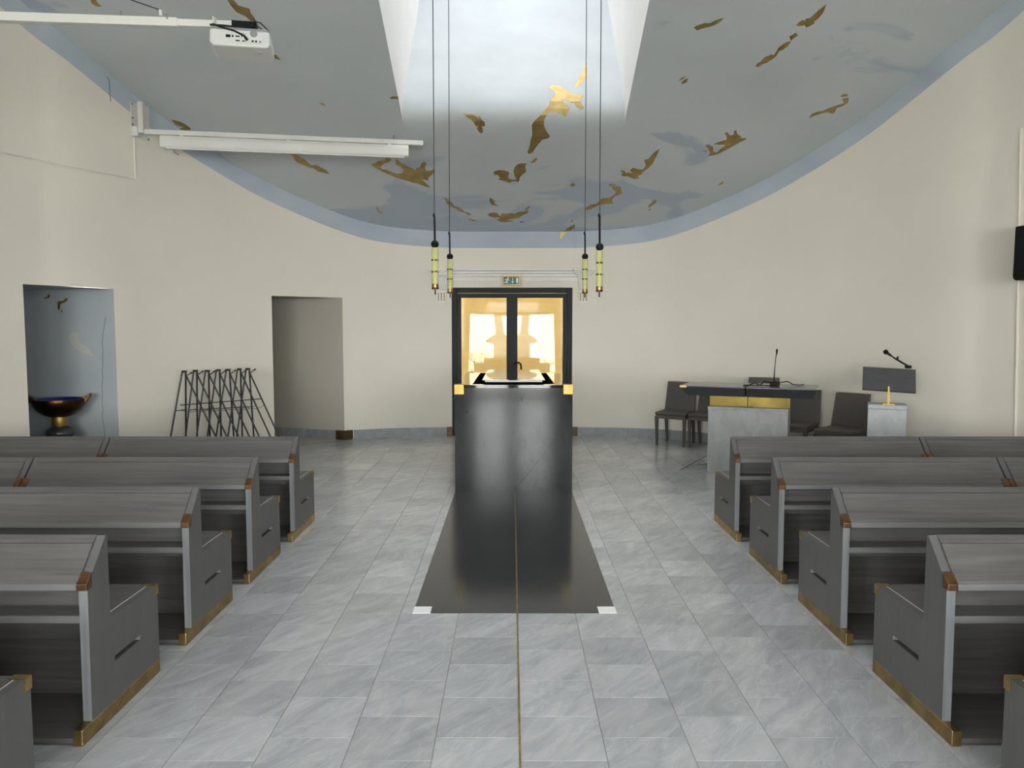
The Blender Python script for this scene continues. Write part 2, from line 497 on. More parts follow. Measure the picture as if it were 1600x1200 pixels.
def wall_side(side, name):
    pts = [p for p in PLAN if p[0] > abs(DOOR_C + side * DOOR_W) + 1e-4]
    xd = abs(DOOR_C + side * DOOR_W)
    pts = [(xd, 11.303)] + pts
    gaps = []
    if side < 0:
        for a, b in ((NR, NL), (OR, OL)):
            pts += [(-a.x, a.y), (-b.x, b.y)]
            gaps.append((-a.x, -b.x, a.y, b.y))
    pts = sorted(set(pts), key=lambda q: (q[0] if q[0] < 5.0999 else 5.1 + (4.0 - q[1])))
    mb = MB()
    for (x0, y0), (x1, y1) in zip(pts, pts[1:]):
        xm = (x0 + x1) / 2
        ym = (y0 + y1) / 2
        zb = 0.0
        for g in gaps:
            if g[0] - 1e-6 < xm < g[1] + 1e-6 and ym > 7: zb = OPEN_Z
        z0t, z1t = ceil_z(y0), ceil_z(y1)
        q = [(side * x0, y0, zb), (side * x1, y1, zb), (side * x1, y1, z1t - BAND), (side * x0, y0, z0t - BAND)]
        mb.add(q, [(0, 1, 2, 3)], 0)
        q = [(side * x0, y0, z0t - BAND), (side * x1, y1, z1t - BAND), (side * x1, y1, z1t + 0.02), (side * x0, y0, z0t + 0.02)]
        mb.add(q, [(0, 1, 2, 3)], 1)
    # door reveal
    mb.add([(side * xd + (0 if 1 else 0), 11.303, 0), (side * xd, 11.6, 0), (side * xd, 11.6, DOOR_H), (side * xd, 11.303, DOOR_H)], [(0, 1, 2, 3)], 0)
    return struct(mb.build(name, [M['plaster'], M['band']], fix=False))


wall_left = wall_side(-1, 'wall_left')
wall_right = wall_side(1, 'wall_right')
mb = MB()
xl, xr = DOOR_C - DOOR_W, DOOR_C + DOOR_W
mb.add([(xl, 11.304, DOOR_H), (xr, 11.304, DOOR_H), (xr, 11.304, ZC - BAND), (xl, 11.304, ZC - BAND)], [(0, 1, 2, 3)], 0)
mb.add([(xl, 11.304, ZC - BAND), (xr, 11.304, ZC - BAND), (xr, 11.304, ZC + .02), (xl, 11.304, ZC + .02)], [(0, 1, 2, 3)], 1)
mb.add([(xl, 11.304, DOOR_H), (xr, 11.304, DOOR_H), (xr, 11.6, DOOR_H), (xl, 11.6, DOOR_H)], [(0, 1, 2, 3)], 0)
wall_front = struct(mb.build('wall_front', [M['plaster'], M['band']], fix=False))

# niche interior: one long jamb running back to the left, an outer wall, a soffit
NC = Vector((NR.x - 1.30, NR.y + 0.30, 0))
mb = MB()
pl = [(NR.x, NR.y), (NC.x, NC.y), (NC.x - 0.08, NL.y - 0.35), (NL.x, NL.y)]
for a, b in zip(pl, pl[1:]):
    mb.add([(*a, 0), (*b, 0), (*b, OPEN_Z), (*a, OPEN_Z)], [(0, 1, 2, 3)])
mb.add([(*p, OPEN_Z) for p in pl], [(0, 1, 2, 3)])
mb.add([(*p, 0.001) for p in pl], [(0, 1, 2, 3)])
wall_niche = struct(mb.build('wall_niche', M['niche'], fix=False))
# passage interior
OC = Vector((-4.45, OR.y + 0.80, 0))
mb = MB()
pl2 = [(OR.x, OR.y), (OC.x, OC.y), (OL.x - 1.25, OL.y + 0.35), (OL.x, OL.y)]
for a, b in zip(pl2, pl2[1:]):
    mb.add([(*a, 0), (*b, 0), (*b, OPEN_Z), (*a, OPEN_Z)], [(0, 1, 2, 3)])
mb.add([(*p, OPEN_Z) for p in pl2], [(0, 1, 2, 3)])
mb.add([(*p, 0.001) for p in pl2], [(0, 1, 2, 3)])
wall_passage = struct(mb.build('wall_passage', M['passage_shade'], fix=False))

# wall behind the camera with a glazed double door and two windows
mb = MB()
holes = [(-0.95, 0.95, 0.02, 2.55), (-4.8, -1.55, 0.8, 3.2), (1.55, 4.8, 0.8, 3.2)]
xs = sorted({-5.1, 5.1} | {h[0] for h in holes} | {h[1] for h in holes})
for a, b in zip(xs, xs[1:]):
    h = [q for q in holes if q[0] <= a + 1e-6 and b <= q[1] + 1e-6]
    segs = [(0, FLAT_Z)] if not h else [(0, h[0][2]), (h[0][3], FLAT_Z)]
    for z0, z1 in segs:
        mb.add([(a, BACK_Y, z0), (b, BACK_Y, z0), (b, BACK_Y, z1), (a, BACK_Y, z1)], [(0, 1, 2, 3)])
wall_back = struct(mb.build('wall_back', M['plaster'], fix=False))
for i, (a, b, z0, z1) in enumerate(holes):
    fr = MB()
    for q in ((a, a + .08, z0, z1), (b - .08, b, z0, z1), (a, b, z1 - .08, z1), (a, b, z0, z0 + .08)):
        fr.box(q[0], q[1], BACK_Y - .05, BACK_Y + .03, q[2], q[3])
    if i == 0:
        fr.box(-.13, .13, BACK_Y - .05, BACK_Y + .03, z0, z1)
        fr.box(a, b, BACK_Y - .05, BACK_Y + .03, 2.02, 2.12)
    else:
        fr.box((a + b) / 2 - .05, (a + b) / 2 + .05, BACK_Y - .05, BACK_Y + .03, z0, z1)
    w = struct(fr.build('door_2' if i == 0 else 'window_%d' % i, M['door_metal']))
    MB().box(a + .02, b - .02, BACK_Y - .012, BACK_Y - .004, z0 + .02, z1 - .02).build('pane', M['glass'], w)

# ------------------------------------------------------------------ ceiling with the light scoop
XS = 1.29
LIP = [(11.305, ZC)]
# rounded lip, then the scoop leaning back
LIP_Y = 9.32
cz = ZC + SLOPE * (11.305 - LIP_Y)
lip = [(LIP_Y, cz), (9.225, cz + .045), (9.155, cz + .092), (9.115, cz + .15), (9.105, cz + .22), (9.13, cz + .31), (9.20, cz + .42),
       (9.34, cz + .565), (9.55, cz + .755), (9.85, cz + 1.06), (10.2, cz + 1.42), (10.6, cz + 1.84), (11.2, cz + 2.54), (12.2, SKY_Z)]
PROFILE = [(11.305, ZC)] + lip
SIDE_PROFILE = [(11.305, ZC), (FLAT_Y, FLAT_Z)]
SHAFT_NEAR = 5.4

mb = MB()
half = [p for p in PLAN if p[1] >= FLAT_Y - 1e-6]
half = [p for p in half if p[0] > 0.9]
rows = [(x, y) for x, y in half]
rows = [(0.9, 11.305)] + rows


def width_at(Y):
    for (x0, y0), (x1, y1) in zip(PLAN, PLAN[1:]):
        if y0 >= Y >= y1 and y0 > y1:
            return x0 + (x1 - x0) * (y0 - Y) / (y0 - y1)
    return 5.1


Ys = sorted({y for _, y in rows} | {LIP_Y, SHAFT_NEAR, FLAT_Y}, reverse=True)
for ya, yb in zip(Ys, Ys[1:]):
    if ya - yb < 1e-5: continue
    wa, wb = width_at(ya), width_at(yb)
    sa, sb = min(XS, wa), min(XS, wb)
    za, zb = ceil_z(ya), ceil_z(yb)
    for sgn in (-1, 1):
        if wb > XS + 1e-6:
            mb.add([(sgn * sa, ya, za), (sgn * wa, ya, za), (sgn * wb, yb, zb), (sgn * sb, yb, zb)], [(0, 1, 2, 3)], 0)
    ym = (ya + yb) / 2
    if ym > LIP_Y or ym < SHAFT_NEAR:
        mb.add([(-sa, ya, za), (sa, ya, za), (sb, yb, zb), (-sb, yb, zb)], [(0, 1, 2, 3)], 0)
for xa, xb, ya, yb in ((-5.1, 5.1, FLAT_Y, REAR[3]), (-5.1, REAR[0], REAR[3], REAR[2]), (REAR[1], 5.1, REAR[3], REAR[2]), (-5.1, 5.1, REAR[2], BACK_Y)):
    mb.add([(xa, ya, FLAT_Z), (xb, ya, FLAT_Z), (xb, yb, FLAT_Z), (xa, yb, FLAT_Z)], [(0, 1, 2, 3)], 0)
zo = lambda Y: ZC + SLOPE * (DY - Y) + 0.004
mb.add([(-2.4, 11.0, zo(11.0)), (2.4, 11.0, zo(11.0)), (2.4, 11.7, zo(11.7)), (-2.4, 11.7, zo(11.7))], [(0, 1, 2, 3)], 0)   # runs on over the wall head
ceiling = struct(mb.build('ceiling', M['ceiling'], fix=False))
# the scoop: back surface, cheeks, near face
mb = MB()
for (y0, z0), (y1, z1) in zip(lip, lip[1:]):
    mb.add([(-XS, y0, z0), (XS, y0, z0), (XS, y1, z1), (-XS, y1, z1)], [(0, 1, 2, 3)])
bm = bmesh.new()
sc_back = mb.build('scoop_surface', M['scoop'], ceiling, smooth=True, fix=False)
bm.from_mesh(sc_back.data); bmesh.ops.remove_doubles(bm, verts=bm.verts, dist=1e-4)
for f in bm.faces: f.smooth = True
bm.to_mesh(sc_back.data); bm.free()
for sgn in (-1, 1):
    poly = [(LIP_Y, cz)] + [p for p in lip[1:]] + [(SHAFT_NEAR, SKY_Z), (SHAFT_NEAR, ceil_z(SHAFT_NEAR))]
    q = MB(); q.add([(sgn * XS, y, z) for y, z in poly], [tuple(range(len(poly)))])
    c = q.build('scoop_cheek', M['shaft_white'], ceiling, fix=False)
    bm = bmesh.new(); bm.from_mesh(c.data); bmesh.ops.triangulate(bm, faces=bm.faces); bm.to_mesh(c.data); bm.free()
MB().add([(-XS, SHAFT_NEAR, ceil_z(SHAFT_NEAR)), (XS, SHAFT_NEAR, ceil_z(SHAFT_NEAR)), (XS, SHAFT_NEAR, SKY_Z), (-XS, SHAFT_NEAR, SKY_Z)],
         [(0, 1, 2, 3)]).build('scoop_near_face', M['shaft_white'], ceiling, fix=False)
q = MB()
rc = [(REAR[0], REAR[2]), (REAR[1], REAR[2]), (REAR[1], REAR[3]), (REAR[0], REAR[3])]
for i in range(4):
    a, b = rc[i], rc[(i + 1) % 4]
    q.add([(*a, FLAT_Z), (*b, FLAT_Z), (*b, 6.31), (*a, 6.31)], [(0, 1, 2, 3)])
q.build('roof_light_upstand', M['shaft_white'], ceiling, fix=False)
struct(MB().box(REAR[0], REAR[1], REAR[2], REAR[3], 6.30, 6.32).build('window_4', M['opal_glass']))
sk = struct(MB().box(-XS, XS, SHAFT_NEAR, 12.2, SKY_Z, SKY_Z + .02).build('window_3', M['milky_glass']))
for k in range(1, 4):
    yy = SHAFT_NEAR + k * (12.2 - SHAFT_NEAR) / 4
    MB().box(-XS, XS, yy - .04, yy + .04, SKY_Z + .025, SKY_Z + .1).build('glazing_bar', M['white_metal'], sk)


# ------------------------------------------------------------------ gilded patches on the painted ceiling
def arc(profile):
    s = [0.0]
    for (a, b), (c, d) in zip(profile, profile[1:]): s.append(s[-1] + math.hypot(c - a, d - b))
    return s


def prof_hit(profile, px, py):
    a = ray(px, py); m = a[2] / a[1]; s = arc(profile)
    for i in range(len(profile) - 1):
        (y0, z0), (y1, z1) = profile[i], profile[i + 1]
        f0, f1 = z0 - CAMZ - m * y0, z1 - CAMZ - m * y1
        if f0 <= 0 <= f1 or (i == len(profile) - 2):
            t = f0 / (f0 - f1)
            Y = y0 + (y1 - y0) * t
            return CAMX + a[0] / a[1] * Y, s[i] + (s[i + 1] - s[i]) * t


def prof_at(profile, s0):
    s = arc(profile)
    i = max(k for k in range(len(profile) - 1) if s[k] <= max(s0, 0) + 1e-9)
    t = (s0 - s[i]) / (s[i + 1] - s[i])
    (y0, z0), (y1, z1) = profile[i], profile[i + 1]
    d = Vector((0, y1 - y0, z1 - z0)).normalized()
    return y0 + (y1 - y0) * t, z0 + (z1 - z0) * t, Vector((0, -d.z, d.y))    # normal into the room


def gild(poly, profile, z_off=0.004):
    pts = [prof_hit(profile, x, y) for x, y in poly]
    bm = bmesh.new()
    vs = [bm.verts.new((p[0], p[1], 0)) for p in pts]
    es = [bm.edges.new((vs[i], vs[(i + 1) % len(vs)])) for i in range(len(vs))]
    bmesh.ops.triangle_fill(bm, edges=es, use_beauty=True, use_dissolve=False)
    for s in arc(profile)[1:-1]:
        bmesh.ops.bisect_plane(bm, geom=list(bm.verts) + list(bm.edges) + list(bm.faces), plane_co=(0, s, 0), plane_no=(0, 1, 0), dist=1e-5)
    ex = bmesh.ops.extrude_face_region(bm, geom=list(bm.faces))
    top = [g for g in ex['geom'] if isinstance(g, bmesh.types.BMVert)]
    for v in top: v.co.z = 1
    cx = sum(p[0] for p in pts) / len(pts); cs = sum(p[1] for p in pts) / len(pts)
    y0, z0, _ = prof_at(profile, cs)
    for v in bm.verts:
        y, z, n = prof_at(profile, v.co.y)
        if n.z > 0.3: n = -n
        off = z_off if v.co.z > 0.5 else -0.001
        v.co = Vector((v.co.x - cx, y - y0, z - z0)) + n * off
    bmesh.ops.recalc_face_normals(bm, faces=bm.faces)
    me = bpy.data.meshes.new('gold_patch'); bm.to_mesh(me); bm.free()
    me.materials.append(M['gold'])
    o = bpy.data.objects.new('gold_patch', me); COL.objects.link(o)
    o.location = (cx, y0, z0); o.parent = ceiling
    return o


PATCHES = {
    (440, 220, 6.154): [
        [(80,122),(140,125),(170,150),(230,185),(270,225),(300,238),(330,230),(380,255),(430,285),(462,320),(430,310),(390,305),(350,295),(310,262),(270,258),(220,235),(160,210),(125,180),(120,155)],
        [(860,225),(890,220),(930,195),(990,185),(1000,165),(1050,165),(1055,190),(1030,205),(985,218),(955,245),(960,270),(1010,280),(1060,300),(1110,320),(1165,310),(1170,275),(1140,245),(1100,225),(1092,185),(1120,182),(1150,215),(1200,240),(1250,262),(1285,285),(1300,260),(1330,255),(1345,215),(1375,195),(1395,220),(1375,250),(1385,290),(1430,290),(1470,265),(1480,290),(1440,330),(1410,350),(1410,380),(1370,372),(1345,372),(1425,440),(1420,450),(1360,430),(1310,410),(1260,400),(1200,378),(1140,365),(1080,345),(1020,318),(960,290),(900,260)],
        [(905,635),(925,640),(945,675),(975,690),(950,697),(925,680)]],
    (680, 240, 8.889): [
        [(120,610),(160,625),(205,655),(245,690),(265,730),(320,740),(370,770),(405,810),(460,820),(500,848),(470,855),(430,830),(370,808),(320,795),(290,760),(240,748),(190,720),(150,685),(145,650)],
        [(455,908),(500,910),(570,932),(540,937),(480,925)],
        [(755,615),(790,625),(825,660),(830,700),(880,722),(840,722),(790,712),(765,680),(750,650)],
        [(725,850),(760,825),(820,820),(860,825),(885,860),(915,870),(915,835),(960,835),(1000,840),(1060,828),(1110,840),(1160,810),(1220,805),(1285,790),(1300,805),(1260,835),(1210,855),(1170,890),(1110,900),(1050,905),(990,915),(1080,938),(1000,945),(950,952),(890,942),(855,915),(900,905),(880,880),(840,888),(780,880)],
        [(1240,780),(1270,750),(1315,732),(1310,752),(1270,780)],
        [(1175,945),(1235,935),(1230,950),(1185,957)],
        [(805,265),(830,240),(900,230),(970,233),(1025,250),(1030,280),(1010,320),(1030,350),(1070,360),(1130,358),(1100,300),(1085,240),(1105,185),(1150,145),(1210,135),(1272,135),(1250,160),(1255,210),(1268,245),(1230,280),(1175,325),(1175,355),(1155,395),(1110,380),(1065,385),(1030,405),(985,385),(930,370),(885,360),(895,345),(930,345),(900,330),(860,290),(835,305)],
        [(1325,130),(1360,90),(1405,62),(1420,70),(1390,110),(1345,128)]],
    (860, 220, 7.5): [
        [(825,345),(870,355),(885,380),(920,372),(960,380),(970,375),(930,350),(970,315),(1010,330),(1080,340),(1120,290),(1105,250),(1097,225),(1150,210),(1200,150),(1270,97),(1275,110),(1235,190),(1200,260),(1160,310),(1100,350),(1060,395),(1020,410),(1045,437),(990,447),(950,435),(900,410),(850,415),(825,395),(855,385)],
        [(390,825),(410,785),(470,745),(540,738),(590,690),(620,668),(690,665),(740,640),(780,600),(735,565),(730,538),(825,535),(830,580),(845,608),(820,630),(760,645),(720,690),(735,735),(660,740),(600,745),(540,765),(480,795),(420,815)],
        [(682,505),(730,497),(775,518),(735,528),(690,525)],
        [(1145,775),(1160,745),(1210,700),(1240,685),(1245,715),(1215,745),(1170,770),(1155,785)],
        [(1140,810),(1180,795),(1170,812)],
        [(230,525),(255,490),(288,515),(265,535)],
        [(165,1062),(190,1030),(240,1000),(285,980),(290,1020),(240,1045)],
        [(235,950),(255,922),(270,925),(250,955)]],
    (700, 80, 6.667): [
        [(150,645),(180,648),(260,660),(310,690),(330,715),(320,670),(335,685),(350,715),(380,735),(385,775),(345,782),(360,800),(365,840),(345,855),(315,835),(300,800),(320,778),(290,780),(265,735),(220,700),(190,680)],
        [(825,1050),(850,1000),(860,930),(880,870),(872,770),(890,735),(950,680),(1000,620),(1050,570),(1065,510),(1120,450),(1110,420),(1055,385),(1065,360),(1120,350),(1190,375),(1240,410),(1280,445),(1340,455),(1400,450),(1410,475),(1375,490),(1385,540),(1418,600),(1380,610),(1330,570),(1315,530),(1290,540),(1230,510),(1180,505),(1200,535),(1255,570),(1268,600),(1250,640),(1225,680),(1180,655),(1120,635),(1060,625),(1030,660),(1000,715),(1000,770),(1030,840),(1065,885),(1040,905),(980,920),(960,950),(915,1000),(880,1055),(845,1070)],
        [(1320,360),(1350,300),(1390,240),(1420,170),(1440,110),(1452,130),(1445,280),(1400,320),(1370,380),(1360,345),(1335,390)]],
    (1060, 100, 5.333): [
        [(205,725),(240,720),(230,732)],
        [(225,680),(250,670),(290,690),(290,730),(315,742),(350,710),(385,685),(385,670),(340,672),(295,668),(320,655),(370,640),(405,630),(400,600),(382,575),(410,568),(430,595),(462,590),(462,555),(485,552),(490,580),(525,605),(505,618),(560,615),(568,625),(520,645),(470,675),(420,700),(360,735),(300,758),(250,765),(265,745),(250,710)],
        [(328,1015),(345,995),(378,975),(372,995)],
        [(1090,452),(1110,415),(1160,398),(1210,390),(1275,358),(1330,342),(1380,328),(1368,290),(1418,282),(1415,318),(1375,345),(1320,365),(1300,405),(1280,412),(1240,400),(1190,412),(1130,430)],
        [(1350,272),(1370,252),(1412,252),(1410,268)],
        [(5,140),(25,115),(58,105),(30,130)],
        [(22,158),(45,135),(78,118),(70,150),(40,162)]],
    (1060, 0, 6.154): [
        [(150,265),(170,250),(220,235),(250,220),(300,225),(345,200),(400,180),(437,175),(400,210),(350,240),(290,258),(230,270),(180,290)],
        [(1130,240),(1160,210),(1195,190),(1220,200),(1220,180),(1265,175),(1310,135),(1350,95),(1420,42),(1410,80),(1385,130),(1340,180),(1300,205),(1310,220),(1270,245),(1225,262),(1215,240),(1160,250)],
        [(1065,350),(1090,340),(1130,315),(1150,340),(1110,365),(1080,390)],
        [(740,635),(760,610),(790,595),(830,550),(900,525),(915,535),(945,490),(960,460),(1000,430),(1040,405),(1082,398),(1055,440),(1010,475),(970,490),(940,540),(900,570),(850,602),(800,615),(770,642)]],
    (0, 0, 4.0): [
        [(560,-20),(600,-16),(605,12),(635,40),(600,38),(570,18)],
        [(1070,745),(1110,755),(1145,768),(1190,800),(1190,812),(1120,808),(1150,795),(1100,780)]],
    (300, 0, 4.0): [
        [(205,-30),(245,-20),(290,35),(330,45),(362,55),(365,80),(395,120),(417,160),(390,150),(340,105),(280,75),(240,30)],
        [(470,342),(525,342),(555,375),(520,365),(470,355)],
        [(795,642),(820,645),(838,660),(815,655)],
        [(1238,612),(1250,600),(1289,602),(1291,620),(1240,618)]],
}
for (ox, oy, k), polys in PATCHES.items():
    for poly in polys:
        pp = [(ox + x / k, oy + y / k) for x, y in poly]
        mid = [prof_hit(SIDE_PROFILE, x, y)[0] for x, y in pp]
        inside = all(abs(q) < XS for q in mid)
        gild(pp, PROFILE if inside else SIDE_PROFILE)


def plane_patch(name, poly, p0, n, parent, material, off=0.004):
    n = Vector(n).normalized()
    u = n.cross(Vector((0, 0, 1))).normalized(); w = Vector((0, 0, 1))
    P = [at_plane(x, y, p0, n) for x, y in poly]
    c = sum(P, Vector()) / len(P)
    Q = [((q - c).dot(u), (q - c).dot(w)) for q in P]
    o = filled(Q, [], off, lambda a, b, d: u * a + w * b + n * d, name, material, parent)
    o.location = c
    return o


# one gold tip runs down over the blue band of the wall
plane_patch('gold_patch', [(860 + x / 7.5, 220 + y / 7.5) for x, y in [(105,1145),(130,1068),(185,1068),(150,1110),(125,1155)]], (0, 11.302, 0), (0, -1, 0), wall_front, M['bright_brass'])
jn = Vector((NC.y - NR.y, -(NC.x - NR.x), 0)).normalized()
if jn.y > 0: jn = -jn
for poly in ([(318,235),(350,212),(380,200),(390,170),(412,180),(405,215),(360,228)],
             [(515,290),(530,260),(580,262),(610,245),(612,225),(655,222),(635,265),(580,290),(550,310),(550,350),(540,385),(518,360),(520,320)],
             [(552,400),(570,378),(580,392),(570,410)]):
    plane_patch('gold_patch', [(30 + x / 8.571, 440 + y / 8.571) for x, y in poly], NR, jn, wall_niche, M['gold'])
# crack in the niche and in the blue band
ck = [(1160,470),(1145,560),(1130,660),(1118,740),(1112,840),(1125,930),(1118,1010),(1122,1100),(1112,1200),(1120,1290),(1108,1400),(1116,1500),(1110,1620),(1125,1700),(1112,1800),(1140,1950),(1150,2080)]
MB().tube([at_plane(30 + x / 8.571, 440 + y / 8.571, NR, jn) + jn * 0.001 for x, y in ck], 0.0035, 4).build('crack', M['crack'], wall_niche)
plane_patch('cloud_fleck', [(30 + x / 8.571, 440 + y / 8.571) for x, y in [(660,740),(690,690),(750,670),(800,700),(795,760),(840,840),(920,880),(1010,1000),(940,985),(840,950),(740,890),(690,820)]], NR, jn, wall_niche,
            mat('cream_cloud_paint', (0.52, 0.51, 0.47), 0.8), 0.001)
h1 = [wall_hit(x, y) for x, y in ((167, 120), (170.5, 128), (171, 142), (172.5, 158))]
MB().tube([p - n * 0.002 for p, n, t in h1], 0.006, 4).build('crack', M['crack'], wall_left)

# ------------------------------------------------------------------ floor, tiles, slab
mb = MB().box(-6.2, 6.2, BACK_Y - 0.3, 12.2, -0.12, -0.004)
floor = struct(mb.build('floor', M['grout']))
T, G = 0.3265, 0.0022
SLAB = (-0.575, 0.565, 4.21, 9.56)
TX0, TY0 = 0.008, 3.060
tiles = []
nx = range(-16, 16)
for i in nx:
    x0, x1 = TX0 + i * T, TX0 + (i + 1) * T
    offy = 0 if i % 2 == 0 else T * 0.5
    k0 = int((BACK_Y - TY0) / T) - 1
    for k in range(k0, 27):
        y0 = TY0 + offy + k * T; y1 = y0 + T
        if y0 > 11.4 or max(abs(x0), abs(x1)) > 5.35: continue
        r = [x0 + G / 2, x1 - G / 2, y0 + G / 2, y1 - G / 2]
        if abs((x0 + x1) / 2) > width_at(min(y0, 11.3)) + 0.15 and y0 > 5: continue
        # cut around the dark slab
        ov = r[0] < SLAB[1] and r[1] > SLAB[0] and r[2] < SLAB[3] and r[3] > SLAB[2]
        if ov:
            if r[0] >= SLAB[0] - 1e-6 and r[1] <= SLAB[1] + 1e-6:
                if r[2] < SLAB[2]: tiles.append([r[0], r[1], r[2], SLAB[2] - G])
                if r[3] > SLAB[3]: tiles.append([r[0], r[1], SLAB[3] + G, r[3]])
            else:
                out = [r[0], SLAB[0] - G] if r[0] < SLAB[0] else [SLAB[1] + G, r[1]]
                if out[1] - out[0] > 0.01: tiles.append([out[0], out[1], r[2], r[3]])
                ins = [max(r[0], SLAB[0] - G), min(r[1], SLAB[1] + G)]
                if r[2] < SLAB[2]: tiles.append([ins[0], ins[1], r[2], SLAB[2] - G])
        else:
            tiles.append(r)


def tile_score(r):
    cx, cy = (r[0] + r[1]) / 2, (r[2] + r[3]) / 2
    if cy < 2.45: return -1
    if abs(cx) > 1.75 and cy < 6.4: return -1
    if abs(cx - CAMX) / cy > 0.69: return -1
    return 1 / cy ** 2 * (r[1] - r[0])


order = sorted(range(len(tiles)), key=lambda i: -tile_score(tiles[i]))
solo = set(i for i in order[:300] if tile_score(tiles[i]) > 0)
share = {}
rest = MB(); rest_r = []


def tile_geo(mb, x0, x1, y0, y1):
    b = 0.0009
    mb.add([(x0, y0, -.0039), (x1, y0, -.0039), (x1, y1, -.0039), (x0, y1, -.0039), (x0, y0, -b), (x1, y0, -b), (x1, y1, -b), (x0, y1, -b),
            (x0 + b, y0 + b, 0), (x1 - b, y0 + b, 0), (x1 - b, y1 - b, 0), (x0 + b, y1 - b, 0)],
           [(0, 1, 5, 4), (1, 2, 6, 5), (2, 3, 7, 6), (3, 0, 4, 7), (4, 5, 9, 8), (5, 6, 10, 9), (6, 7, 11, 10), (7, 4, 8, 11), (8, 9, 10, 11)])


for i, r in enumerate(tiles):
    if i in solo:
        w, d = round(r[1] - r[0], 3), round(r[3] - r[2], 3)
        if (w, d) not in share:
            q = MB(); tile_geo(q, -w / 2, w / 2, -d / 2, d / 2)
            share[(w, d)] = q.mesh('tile', M['tile'])
        o = bpy.data.objects.new('tile', share[(w, d)])
        o.location = ((r[0] + r[1]) / 2, (r[2] + r[3]) / 2, 0)
        o.parent = floor; COL.objects.link(o)
    else:
        n0 = len(rest.f); tile_geo(rest, *r)
        rest_r += [random.random()] * (len(rest.f) - n0)
ro = rest.build('tile_field', M['tile'], floor)
ro['kind'] = 'stuff'
at_ = ro.data.attributes.new('rnd', 'FLOAT', 'FACE')
at_.data.foreach_set('value', rest_r)

SPLIT = 0.010
for a, b in ((SLAB[0], SPLIT - .005), (SPLIT + .005, SLAB[1])):
    MB().box(a, b, SLAB[2], SLAB[3], -.0039, 0.001).build('dark_slab', M['slab_stone'], floor)
MB().box(SPLIT - .0042, SPLIT + .0042, -2.5, 7.42, -.0039, 0.0016).build('brass_strip', M['brass'], floor)
for a in (SLAB[0] - .004, SLAB[1] - .096):
    MB().box(a, a + .1, SLAB[2] - .003, SLAB[2] + .097, 0.0, 0.0024).build('corner_square', M['white_stone'], floor)

# skirting along the curved wall, cut into stone lengths
sk_h, sk_t = 0.13, 0.018
for side, nm, spans in ((-1, 'baseboard_left', [(0.985, -OR.x - 0.115), (-OL.x + 0.02, -NR.x - 0.02)]), (1, 'baseboard_right', [(0.95, 5.1)])):
    root = struct(bpy.data.objects.new(nm, None)); COL.objects.link(root)
    for xa, xb in spans:
        pts = [p for p in catmull(list(zip(KX, KY)), 8) if xa < p[0] < xb]
        pts = [(xa, max(q[1] for q in PLAN if q[0] >= xa - 1e-9))] + pts
        cur = [pts[0]]; ln = 0
        for a, b in zip(pts, pts[1:]):
            ln += math.hypot(b[0] - a[0], b[1] - a[1]); cur.append(b)
            if ln > 0.55 or b is pts[-1]:
                q = MB(); inner = []
                for j, p in enumerate(cur):
                    pa, pb = cur[max(j - 1, 0)], cur[min(j + 1, len(cur) - 1)]
                    t = Vector((pb[0] - pa[0], pb[1] - pa[1])).normalized()
                    nn = Vector((t.y, -t.x))
                    if nn.dot(Vector((p[0], p[1] - 5))) > 0: nn = -nn
                    inner.append((p[0] + nn.x * sk_t, p[1] + nn.y * sk_t))
                n = len(cur)
                ring = [(side * p[0], p[1]) for p in cur] + [(side * p[0], p[1]) for p in reversed(inner)]
                q.prism(ring, 0.0, sk_h, 'z')
                q.build('skirting_stone', M['skirting'], root)
                cur = [b]; ln = 0
# bronze blocks at the ends of the skirting
bl = bpy.data.objects['baseboard_left']; br = bpy.data.objects['baseboard_right']
MB().box(-0.985, -0.902, 11.278, 11.305, 0, 0.135).build('bronze_end', M['bronze_base'], bl)
MB().box(0.868, 0.952, 11.278, 11.305, 0, 0.135).build('bronze_end', M['bronze_base'], br)
pr = wall_hit(537, 600)
tg = (Vector((-2.55, 0, 0)) - Vector((0, 0, 0)))
pB = wall_hit(551, 640)[0]
ring = [(OR.x, OR.y), (pB.x, pB.y), (pB.x - .008, pB.y - .026), (OR.x - .012, OR.y - .026), (OR.x - 0.13, OR.y + 0.02), (OR.x - 0.12, OR.y + 0.05)]
MB().prism(ring, 0, 0.135, 'z').build('bronze_end', M['bronze_base'], bl)
d = (OC - Vector((OR.x, OR.y, 0))).normalized(); nn = Vector((d.y, -d.x, 0))
if nn.y > 0: nn = -nn
a0 = Vector((OR.x, OR.y, 0)) + d * 0.125
for k in range(4):
    p0, p1 = a0 + d * (k * 0.5), a0 + d * (k * 0.5 + 0.497)
    MB().prism([(p0.x, p0.y), (p1.x, p1.y), (p1.x + nn.x * sk_t, p1.y + nn.y * sk_t), (p0.x + nn.x * sk_t, p0.y + nn.y * sk_t)], 0, sk_h, 'z').build('skirting_stone', M['skirting'], bl)

# ------------------------------------------------------------------ pews
PL = 1.445
PROF = [(.076, .062), (.080, .602), (.225, .762), (.236, .760), (.238, .415), (.652, .415), (.652, .062)]
SLOT = [(.262, .222), (.478, .222), (.478, .244), (.262, .244)]


